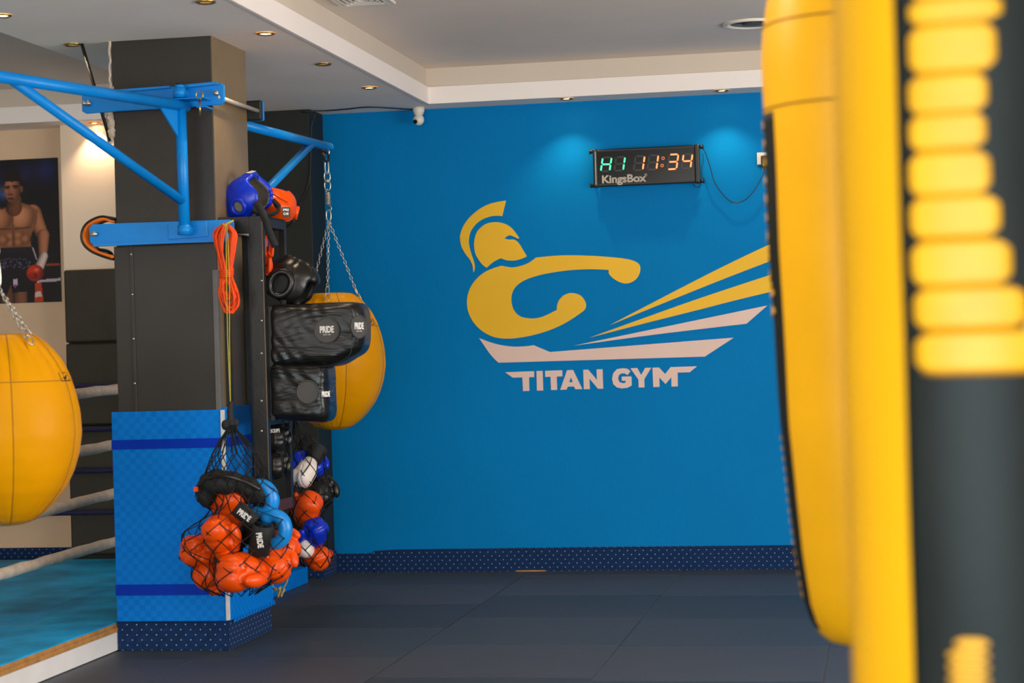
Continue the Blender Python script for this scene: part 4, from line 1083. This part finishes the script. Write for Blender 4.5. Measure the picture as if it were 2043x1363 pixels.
# ------------------------------------------------------------------ bands
def bundle(name, label, pts_top, mid, pts_bot, Y, n, r, mt, wraps=True, cat='resistance band'):
    t = thing(name, label, cat, Py(mid[0], mid[1], Y)); mb = MB()
    (tx, ty, tw), (mx, my, mw_), (bx_, by, bw) = pts_top, mid, pts_bot
    for k in range(n):
        f = (k/(n-1)-.5)*2
        def P3(x, y, dy): return Py(x, y, Y+dy)
        y1 = ty+random.uniform(0, 8); y2 = by-random.uniform(0, 34)
        dd = random.uniform(-.022, .022)
        q = [P3(tx+f*3, y1, -.01), P3(tx-tw*.5*abs(f)-2, ty+18+random.uniform(-4, 4), dd), P3(tx-tw*.5*(.3+.7*abs(f)), ty+45, dd), P3(mx-mw_*.5*random.random(), my, dd*.5),
             P3(bx_-bw*.5*(.35+.65*abs(f)), my+35, -dd), P3(bx_-bw*.3*abs(f), y2-10, -dd), P3(bx_+random.uniform(-4, 6), y2, -dd*.5), P3(bx_+bw*.4*(.4+.6*abs(f)), y2-14, dd),
             P3(bx_+bw*.38*(.3+.7*abs(f)), my+38, dd), P3(mx+mw_*.5*random.random(), my, -dd*.5), P3(tx+tw*.5*(.3+.7*abs(f)), ty+45, -dd), P3(tx+tw*.5*(.5+.5*abs(f)), ty+20, -dd)]
        mb.tube(cr(q, 5, closed=True), r, 7, closed=True)
    put('cord_loops', mb, mt, t)
    if wraps:
        mb = MB(); q = []
        for k in range(52):
            a = 2*PI*k/13; c_ = Py(mx, my-8+16*k/52, Y); q.append(c_+Vector((math.cos(a)*mw_*.0011+.0*a, math.sin(a)*.026, 0)))
        mb.tube(q, r, 7); put('wrap', mb, mt, t)
    return t
b1_ = bundle('resistance_band', 'bundle of orange rubber cord hanging on lower blue bracket bolt', (450, 444, 40), (452, 545, 26), (458, 626, 42), YP-.055, 11, .0052, M['orange_rope'])
b2_ = bundle('resistance_band', 'tangled orange cord hanging inside the black rack', (533, 466, 20), (531, 505, 16), (531, 556, 26), RY0+.12, 8, .0058, M['orange_rope'], wraps=False)
put('hook_bolt', MB().ell(Py(449, 456, YP-.02), (.012, .03, .012), 12, 8), M['steel'], br)
# ------------------------------------------------------------------ gloves
def glove_mesh():
    mb = MB()
    mb.ell((0, -.004, 0), (.086, .064, .060), 24, 16); mb.ell((.034, -.004, -.022), (.054, .062, .048), 20, 14); mb.ell((.038, -.004, .014), (.048, .060, .044), 20, 14)
    mb.ell((-.055, 0, -.004), (.055, .050, .042), 20, 14)
    M3 = Matrix.Rotation(-.10, 3, 'Z')
    mb.ell((.012, .074, -.022), (.046, .021, .024), 18, 12, M=M3); mb.ell((-.034, .056, -.018), (.036, .024, .026), 16, 10)
    me = bake('glove_body', mb, .0042, 3)
    for v in me.vertices:                        # stitched creases
        x, y, z = v.co
        n_ = v.normal
        k = .0035*math.exp(-((z-.012-.25*x)/.0035)**2)*(1 if x > -.02 else 0)*(1 if y < .05 else 0)
        k += .006*math.exp(-((y-.056+.1*x)/.0045)**2)*(1 if x > -.045 else .3)
        k += .003*math.exp(-((x+.052)/.004)**2)
        k += .0012*math.sin(x*150+y*40)*math.exp(-((x+.045)/.03)**2)
        v.co = v.co-n_*k
    return me
GM = glove_mesh()
def sky_mesh():
    mb = MB(); q = []
    for k in range(22):
        a = -2.3+4.6*k/21; q.append(Vector((.052*math.cos(a), .062*math.sin(a), 0)))
    mb.tube(q, [.024+.008*math.sin(PI*k/21) for k in range(22)], 14)
    mb.ell(q[0], (.026, .026, .024), 12, 8); mb.ell(q[-1], (.028, .03, .026), 12, 8)
    return bake('glove_body', mb, .006, 4)
SKM = sky_mesh()
GCOPY = {}
PLACED = []
def gmesh(base, mt):
    k = (base.name, mt.name)
    if k not in GCOPY:
        c_ = base.copy(); c_.materials.clear(); c_.materials.append(mt); GCOPY[k] = c_
    return GCOPY[k]
def cuff_mb():
    mb = MB(); mb.tube([(-.085, 0, -.002), (-.10, 0, -.002), (-.17, 0, 0), (-.175, 0, 0)], [.044, .046, .048, .046], 20, flat=1.15)
    return mb
CUFF = {}
def glove(label, px, py, Y, fwd, up, mt, sc=1.0, cuff=M['black_cloth'], group=None, text=None, bag=0):
    loc = Py(px, py, Y); rt = frame(fwd, up)
    t = thing('boxing_glove', label, 'boxing glove', loc, group=group)
    t.rotation_euler = rt.to_euler(); t.scale = (sc,)*3; ORG[t.name] = Vector((0, 0, 0))
    put('padded_fist', gmesh(GM, mt), None, t)
    ck = cuff.name
    if ck not in CUFF: CUFF[ck] = cuff_mb().mesh('cuff', [cuff])
    put('cuff', CUFF[ck], None, t)
    if text:
        mb = MB(); body, c_, rg_, u_, sz = text
        text_on(mb, body, sz, c_, rg_, u_, bold=.0014, sx=.72); put('lettering', mb, M['print_white'], t, label='white lettering')
    Mx = Matrix.LocRotScale(loc, rt.to_quaternion(), Vector((sc,)*3))
    PLACED.append((bag, GM, Mx)); PLACED.append((bag, CUFF[ck], Mx))
    return t
OR = M['orange_leather']; G1 = 'boxing gloves in the front net bag'; G2 = 'boxing gloves in the rear net bag'
bkY = 8.27
glove('orange glove at the top of the front net bag, under the black kit', 460, 1011, bkY+.03, (.1, -.5, .85), (0, -.8, -.5), OR, 1.12, group=G1)
glove('orange glove in the middle left of the front net bag, thumb to the right', 440, 1070, bkY-.125, (-.12, -.35, .95), (0, .95, .3), OR, 1.06, group=G1)
glove('leftmost orange glove in the front net bag', 401, 1096, bkY-.01, (-.55, -.8, .05), (.15, -.1, 1), OR, 1.06, group=G1)
glove('large orange glove at the bottom centre of the front net bag', 482, 1139, bkY-.15, (-.42, -.88, .05), (.05, -.1, 1), OR, 1.30, group=G1)
glove('orange glove at the bottom left of the front net bag', 425, 1143, bkY+.01, (-.35, -.85, -.25), (.9, -.1, .5), OR, 1.0, group=G1)
glove('orange glove at the lower right of the front net bag with white letter', 545, 1119, bkY+.0, (.45, -.45, -.75), (.1, -.95, .3), OR, 1.10, group=G1,
      text=('P', (.0, -.01, .068), (0, -1, 0), (-1, 0, 0), .05))
glove('orange glove at the right edge of the front net bag', 562, 1090, bkY+.07, (.85, -.3, -.3), (0, -1, .2), OR, .96, group=G1)
def sky_glove(label, px, py, Y, rot, cuff0, cuff1, r, txt_right, txt_up, gY):
    loc = Py(px, py, Y); t = thing('boxing_glove', label, 'boxing glove', loc, group=G1)
    rm = rot; t.rotation_euler = rm.to_euler(); sc = 1.0; ORG[t.name] = Vector((0, 0, 0))
    put('padded_fist', gmesh(SKM, M['sky_leather']), None, t)
    mw = Matrix.LocRotScale(loc, rm.to_quaternion(), Vector((1, 1, 1))); mi_ = mw.inverted()
    a_, b_ = mi_ @ Py(*cuff0, gY), mi_ @ Py(*cuff1, gY+.02)
    mb = MB(); d_ = (b_-a_).normalized()
    mb.tube([a_+d_*.004, a_, a_+d_*.03, b_], [r*.80, r*.98, r*.96, r], 22)
    mb2 = MB(); mb2.tube([a_-d_*.001, a_+d_*.005], [r*.78, r*.78], 20)
    put('cuff', mb, M['black_cloth'], t); put('cuff_lining', mb2, M['black_gloss'], t)
    c_ = (Py(*cuff0, gY)+Py(*cuff1, gY))/2; c_ = c_-FW*(r*1.02)
    mb = MB(); text_on(mb, 'PRIDE', .034, mi_ @ c_, mi_.to_3x3() @ Vector(txt_right), mi_.to_3x3() @ Vector(txt_up), bold=.0013, sx=.72)
    put('lettering', mb, M['print_white'], t, label='white lettering')
    mc = bpy.data.meshes.new('x'); tmp = MB(); tmp.tube([a_, b_], r, 14); PLACED.append((0, tmp.mesh('x', []), mw)); PLACED.append((0, SKM, mw))
    return t
rA = Matrix.Rotation(math.radians(90), 3, 'X')
sky_glove('light blue glove with black lettered cuff, upper one in front net bag', 520, 996, bkY+.02, Matrix.Rotation(math.radians(-18), 3, 'Y') @ rA, (470, 1012), (508, 1042), .036, (.72, 0, -.55), (.55, 0, .72), bkY-.13)
sky_glove('light blue glove with black lettered cuff, lower one in front net bag', 546, 1057, bkY-.02, Matrix.Rotation(math.radians(8), 3, 'Y') @ rA, (525, 1048), (516, 1104), .046, (.12, 0, -1), (1, 0, .12), bkY-.13)
# black kit bag / pad at the top
t = thing('kick_pad', 'black padded mitt lying on top inside the front net bag', 'pad', Py(465, 965, bkY))
mb = MB(); rm = Matrix.Rotation(.12, 3, 'Y')
mb.ell(Py(440, 962, bkY-.02), (.095, .08, .055), 18, 12, M=rm); mb.ell(Py(485, 968, bkY), (.10, .07, .045), 18, 12, M=Matrix.Rotation(.35, 3, 'Y')); mb.ell(Py(412, 985, bkY), (.045, .06, .06), 14, 10); mb.ell(Py(510, 985, bkY+.03), (.07, .06, .05), 14, 10)
me = bake('pad_body', mb, .009, 3)
for v in me.vertices:
    v.co += Vector((0, 0, 1))*.004*math.sin(v.co.x*70+v.co.y*40); v.co -= ORG[t.name]
me.materials.append(M['black_cloth']); put('pad_body', me, None, t); PLACED.append((0, me, Matrix.Translation(ORG[t.name])))
mb = MB(); mb.tube(cr([Py(392, 972, bkY-.03), Py(415, 955, bkY-.09), Py(445, 950, bkY-.11), Py(480, 958, bkY-.10), Py(520, 978, bkY-.06)], 6), .008, 8, flat=.4)
put('seam_binding', mb, M['black_leather'], t)
put('corner_badge', MB().box((-.01, -.004, -.01), (.01, .004, .01), M=Matrix.Translation(Py(391, 976, bkY-.06))), OR, t, label='small orange badge')

# rear net bag gloves
ry = 9.48
glove('orange glove hanging high in the rear net bag', 612, 1017, ry-.06, (.35, -.45, .8), (.1, -1, 0), OR, 1.05, group=G2, bag=1)
glove('royal blue glove above the lowest orange glove in the rear net bag', 628, 1066, ry-.06, (.3, -.55, .6), (.7, -.6, 0), M['royal_leather'], .98, group=G2, bag=1)
glove('orange glove at the bottom of the rear net bag', 628, 1107, ry+.0, (.8, -.4, -.3), (0, -.5, 1), OR, .96, group=G2, bag=1)
glove('white-palmed glove with black cuff, below orange glove in the rear net bag', 603, 1090, ry-.05, (.85, -.4, -.1), (.1, .2, 1), M['white_leather'], .80, group=G2, bag=1)
glove('white and blue glove in the upper part of the rear net bag', 610, 944, ry-.05, (-.35, -.55, -.8), (.8, -.5, -.3), M['white_leather'], .88, group=G2, bag=1)
glove('small royal blue glove beside the white one in the rear net bag', 592, 925, ry-.02, (-.4, -.5, -.7), (0, -.7, .6), M['royal_leather'], .80, group=G2, bag=1)
glove('royal blue glove behind the white one in the rear net bag', 626, 925, ry+.05, (.4, -.4, -.8), (0, -.7, .6), M['royal_leather'], .78, group=G2, bag=1)
glove('black glove at the right side of the rear net bag', 640, 980, ry+.07, (.3, -.2, -.9), (0, -.9, .2), M['black_leather'], .95, group=G2, bag=1)
glove('black glove at the lower left of the rear net bag', 590, 1060, ry+.06, (-.3, -.3, -.9), (0, -.9, .2), M['black_leather'], .9, group=G2, bag=1)

# ------------------------------------------------------------------ nets
def net_bag(label, knot, cx_px, prof, Y, strands, rows, bag, r=.0021, cy_scale=.95):
    """prof: [(ypx, half width px)] silhouette; strands hug the gloves inside"""
    zs_ = []; rs_ = []; cs_ = []
    for (yp, cpx, hw) in prof:
        c_ = Py(cpx, yp, Y); e_ = Py(cpx+hw, yp, Y); zs_.append(c_.z); rs_.append(e_.x-c_.x); cs_.append(c_.x)
    t = thing('net_bag', label, 'net bag', Vector((cs_[-1], Y, zs_[-1])))
    trees = []
    for (b_, me, Mx) in PLACED:
        if b_ == bag: trees.append(BVHTree.FromPolygons([Mx @ v.co for v in me.vertices], [list(p.vertices) for p in me.polygons]))
    zr_a = np.array(zs_[::-1]); 
    def ev(z, arr): return float(np.interp(z, zr_a, np.array(arr[::-1])))
    N = rows; nodes = {}
    ztop_, zbot = zs_[0], zs_[-1]
    for j in range(N+1):
        f = j/N; z = ztop_+(zbot-ztop_)*f
        rad = ev(z, rs_); cx = ev(z, cs_)
        for i in range(strands*2):
            a = 2*PI*i/(strands*2); dv = Vector((math.cos(a), math.sin(a)*cy_scale, 0))
            o_ = Vector((cx, Y, z))+dv*(rad+.08); best = None
            for tr in trees:
                h = tr.ray_cast(o_, -dv.normalized(), (rad+.08)*.9)
                if h[0] is not None:
                    dd = (h[0]-Vector((cx, Y, z))).length
                    if best is None or dd > best: best = dd
            rr_ = rad*.97 if best is None else best+.004
            if best is None and j < N*.97: rr_ = rad*.95
            nodes[(i, j)] = (rr_, dv, Vector((cx, Y, z)))
    def P(i, j):
        i %= strands*2; a_ = nodes[(i, j)]
        nb = [nodes[((i+d_) % (strands*2), jj)][0] for d_ in (-1, 1) for jj in (max(j-1, 0), min(j+1, N))]
        rr_ = max(a_[0], .0*a_[0]+sum(nb)/4*.98)
        p = a_[2]+a_[1].normalized()*rr_
        if bag == 0: p.y = min(p.y, PYF-.040)
        return p
    mb = MB()
    for i in range(0, strands*2, 2):
        for sgn in (1, -1):
            pts = [P(i+sgn*j, j) for j in range(N+1)]
            q = cr(pts, 2); mb.tube(q, r, 4)
    put('net_mesh', mb, M['net'], t, kind='stuff', fixn=False)
    # gathered strands up to the knot
    mb = MB(); kn = Vector(knot)
    for i in range(0, strands*2, 1):
        p = P(i, 0); mb.tube(cr([p, p.lerp(kn, .5)+Vector((random.uniform(-.006, .006), 0, 0)), kn+Vector((random.uniform(-.01, .01), random.uniform(-.01, .01), 0))], 4), r*.9, 4)
    put('gathered_strands', mb, M['net'], t, kind='stuff', fixn=False)
    return t
kn1 = Py(461, 845, bkY+.06)
nb1 = net_bag('large black net bag full of boxing gloves hanging before the foam-clad pillar', kn1, 463,
  [(905, 468, 40), (930, 469, 58), (950, 467, 68), (975, 466, 80), (1010, 467, 91), (1045, 468, 98), (1080, 469, 106), (1110, 469, 107), (1140, 470, 98), (1165, 472, 76), (1180, 474, 42), (1186, 475, 6)], bkY, 14, 15, 0, r=.0025)
mb = MB(); mb.ell(kn1, (.022, .02, .018), 12, 8); mb.ell(kn1+Vector((-.022, -.01, -.006)), (.02, .012, .024), 10, 6); mb.ell(kn1+Vector((.02, .0, .002)), (.016, .012, .02), 10, 6)
mb.tube(cr([kn1, Py(459, 815, bkY+.07), Py(464, 800, bkY+.08)], 5), [.016, .016, .016, .015, .015, .013, .012, .010, .009, .007, .004], 8)
me = bake('knot', mb, .004, 1)
for v in me.vertices: v.co -= ORG[nb1.name]
me.materials.append(M['black_cloth']); put('knot', me, None, nb1)
mb = MB()
hk0 = Py(452, 448, YP-.10)
for dx in (-3, 3):
    mb.tube([hk0+Vector((dx*.001, 0, 0)), Py(455+dx, 560, YP-.10), Py(456+dx*.6, 680, YP-.09), Py(460, 812, bkY+.07)], .0019, 6)
q = [Py(445, 447, YP-.09), Py(449, 451, YP-.10), Py(452, 447, YP-.10), Py(458, 444, YP-.10), Py(466, 440, YP-.09)]
mb.tube(cr(q, 4), .004, 6)
put('hanging_cord', mb, M['lime_cord'], cat='cord', label='lime green cord tied to blue bracket holding the front net bag', org=hk0)
kn2 = Py(588, 838, ry-.05)
nb2 = net_bag('smaller black net bag of gloves hanging behind rack near black column', kn2, 613,
  [(868, 598, 14), (890, 604, 22), (920, 608, 30), (960, 610, 36), (1000, 612, 42), (1040, 614, 44), (1080, 614, 42), (1110, 614, 38), (1125, 616, 24), (1131, 618, 5)], ry, 9, 14, 1, r=.0023)
mb = MB(); mb.cyl(kn2, Vector((kn2.x, kn2.y, kn2.z+.25)), .004, 6).tube([Vector((kn2.x, kn2.y, kn2.z+.25)), Vector((X1-.015, RY1+.01, kn2.z+.27)), Vector((X1-.015, RY1-.01, kn2.z+.27))], .004, 6)
put('hanging_cord', mb, M['net'], cat='cord', label='black cord tying the rear net bag to the rack', org=kn2)
# hanging black mitts inside the rack
for (x, y, sc_, lb) in ((551, 872, .78, 'black glove with pale label hanging inside lower part of rack'), (548, 925, .8, 'lower black glove tucked inside the rack')):
    glove(lb, x, y, RY0+.22, (.1, -.3, -1), (.2, -1, 0), M['black_leather'], sc_, group='black gloves inside the rack', bag=2,
          text=('PRIDE', (-.02, 0, .062), (0, -1, 0), (-1, 0, 0), .03) if y < 900 else None)
# loose hemp rope end behind net bag
mb = MB()
for k in range(5):
    q = [Py(548+k*7+random.uniform(-4, 4), 1165+random.uniform(-12, 22), 10.2) for _ in range(6)]
    mb.tube(cr([Vector((p.x, 10.1+random.uniform(-.03, .03), max(.012, p.z))) for p in q], 5), .004, 6)
mb.tube(cr([Py(575, 1140, 10.1), Py(574, 1155, 10.1), Py(568, 1170, 10.1), Py(556, 1182, 10.1)], 5), .004, 6)
put('rope_scrap', mb, M['hemp'], cat='rope', label='small tangle of pale hemp rope near floor behind the front net bag', org=Vector((-3.2, 10.1, 0)))

# ------------------------------------------------------------------ foreground heavy bags
def heavy_bag(label, c, prof, panel, marks, seams=(), backs=(), name='heavy_bag', nchain=4):
    """panel: (theta0, theta1, ztop, zbot); marks: list of (th_a, th_b, z_a, z_b, round)"""
    t = thing(name, label, 'punching bag', Vector((c.x, c.y, prof[0][1])))
    base = Vector((c.x, c.y, 0)); zt__ = prof[-1][1]
    n = 160
    P = []
    for i in range(len(prof)-1):
        st_ = max(1, int(abs(prof[i+1][1]-prof[i][1])/.03))
        for k in range(st_): f = k/st_; P.append((prof[i][0]*(1-f)+prof[i+1][0]*f, prof[i][1]*(1-f)+prof[i+1][1]*f))
    P.append(prof[-1])
    zz_ = [p[1] for p in P]; rr2 = [p[0] for p in P]
    R_at = lambda z: float(np.interp(z, zz_, rr2))
    fn = lambda r, z, th: r*(1+.006*math.sin(5*th+z*3)+.004*math.sin(z*17+th*2))
    mb = MB(); mb.lathe(base, P, n, fn=fn); put('shell', mb, M['heavy_vinyl'], t)
    def patch(th0, th1, z0, z1, off, rd=0, nu=10, nv=8):
        m_ = MB(); vs = []; zc_ = (z0+z1)/2; hh = (z1-z0)/2
        for j in range(nv+1):
            v = -1+2*j/nv
            for i in range(nu+1):
                u = -1+2*i/nu
                ins = rd*(1-math.sqrt(max(0, 1-abs(u)**6)))
                z = zc_+hh*v*(1-ins); th = (th0+th1)/2+(th1-th0)/2*u*(1-rd*.5*(1-math.sqrt(max(0, 1-abs(v)**5))))
                r_ = fn(R_at(z), z, th)+off; vs.append(base+Vector((r_*math.cos(th), r_*math.sin(th), z)))
        return m_.add(vs, [(j*(nu+1)+i, j*(nu+1)+i+1, (j+1)*(nu+1)+i+1, (j+1)*(nu+1)+i) for j in range(nv) for i in range(nu)], 0, True)
    def closed(m_):
        return m_
    o = put('side_panel', patch(*panel, .0015, 0, 40, 60), M['black_vinyl'], t, label='black vinyl panel', fixn=False)
    o.modifiers.new('thick', 'SOLIDIFY').thickness = .0015
    if backs:
        m_ = MB()
        for (a, b_, z0, z1, rd) in backs:
            q_ = patch(a, b_, z0, z1, .0028, rd, 10, 6); m_.add(q_.v, q_.f, 0, True)
        o = put('letter_outline', m_, mat('mark_amber', (186, 122, 0), .45, 0, .1, 10), t, label='darker amber outline behind the letters', fixn=False, kind='stuff')
        o.modifiers.new('thick', 'SOLIDIFY').thickness = .001
    for (a, b_, z0, z1, rd) in marks:
        o = put('letter', patch(a, b_, z0, z1, .004, rd, 12, 8), MARK, t, label='big yellow printed letter shape', fixn=False)
        o.modifiers.new('thick', 'SOLIDIFY').thickness = .0018
    for z in seams:
        q = [base+Vector((math.cos(a), math.sin(a), 0))*(fn(R_at(z), z, a)+.0008)+Vector((0, 0, z)) for a in [2*PI*k/96 for k in range(96)]]
        put('seam', MB().tube(q, .0022, 5, closed=True), M['seam'], t)
    ch = MB(); apx = base+Vector((0, 0, min(zt__+.35, 2.55)))
    for k in range(nchain):
        a = 2*PI*k/nchain+.4; chain(base+Vector((math.cos(a), math.sin(a), 0))*(R_at(zt__-.02)*.85)+Vector((0, 0, zt__-.02)), apx, L=.04, wd=.012, r=.0034, mb=ch)
    chain(apx, base+Vector((0, 0, ZT+.02)), L=.04, wd=.012, r=.0034, mb=ch)
    put('chain', ch, M['steel'], t, kind='stuff')
    return t
MARK = mat('mark_yellow', (246, 176, 12), .4, 0, .1, 10)
# nearest bag
dA = 2.62; cA = Pd(1962, 681, dA); RA = .181
front = math.atan2(-cA.y, -cA.x)       # direction from the bag to the camera
def th_px(px, xc, rpx): return front + math.asin(max(-.99, min(.99, (px-xc)/rpx)))
rpx = RA/dA*FPX
zA = lambda y: Pd(1960, y, dA-.15).z
rowsA = [(-60, -8, 1828, 2000), (2, 42, 1826, 1994), (52, 142, 1826, 1984), (152, 222, 1826, 1968), (230, 294, 1828, 1966), (305, 386, 1828, 1974), (394, 470, 1830, 1992), (482, 566, 1832, 2012), (576, 652, 1836, 2040), (664, 738, 1838, 2080)]
mk = []
for (y0, y1, xa, xb) in rowsA:
    xc_ = 1962+.0288*((y0+y1)/2-681)
    a, b_ = th_px(xa, xc_, rpx), th_px(xb, xc_, rpx)
    mk.append((a, b_, zA(y1+3), zA(y0-2), .22))
backA = []
for (y0, y1, xa, xb) in rowsA:
    xc_ = 1962+.0288*((y0+y1)/2-681); backA.append((th_px(xa+8, xc_, rpx), th_px(xb-14, xc_, rpx), zA(y1+9), zA(y0-5), .1))
for k in range(5):
    y0 = 1268+k*24; mk.append((th_px(1898+(14 if k == 0 else 0), 1980, rpx), th_px(1975, 1980, rpx), zA(y0+20), zA(y0), .6))
mk.append((th_px(2040, 1965, rpx), th_px(2110, 1965, rpx), zA(756), zA(600), .6))
a0 = th_px(1818, 1965, rpx)
heavy_bag('nearest yellow and black heavy bag with big yellow lettering, out of focus', cA,
  [(.0001, .50), (.10, .50), (.16, .52), (RA, .58), (RA, 1.0), (RA, 2.0), (.17, 2.10), (.15, 2.12), (.0001, 2.12)], (a0, a0+2.2, .62, 1.98), mk, backs=backA)
# second bag
dB = 4.5; cB = Pd(1704, 420, dB); fB = math.atan2(-cB.y, -cB.x)
zB = lambda y: Pd(1600, y, dB).z
rp = [(1288, .05), (1280, .085), (1262, .108), (1235, .124), (1200, .136), (1100, .152), (1000, .163), (850, .176), (650, .184), (500, .189), (300, .193), (120, .196), (60, .192), (0, .182), (-40, .165), (-60, .14)]
front = fB; profB = [(.0001, zB(1290))]+[(r_, zB(y)) for y, r_ in rp]+[(.0001, zB(-62))]
left = fB-PI/2
mk = []
for k, (y0, y1, e_) in enumerate([(232, 262, 0), (268, 298, 2), (304, 338, 3), (344, 372, 3), (378, 412, 3), (418, 446, 2), (452, 486, 2), (492, 524, 0), (530, 562, -1), (568, 598, 0), (604, 634, 0)]):
    mk.append((left-.9, left+.10+.012*e_+(.16 if k > 8 else 0), zB(y1), zB(y0), .5))
for k in range(16):
    y0 = 866+k*21; mk.append((left-.8, left+.03+.015*(k/6), zB(y0+17), zB(y0), .5))
heavy_bag('yellow heavy bag with black lettered side strip, behind the nearest bag', cB, profB, (left-1.2, left+.50, zB(1252), zB(226)), mk, seams=(zB(52), zB(218)))
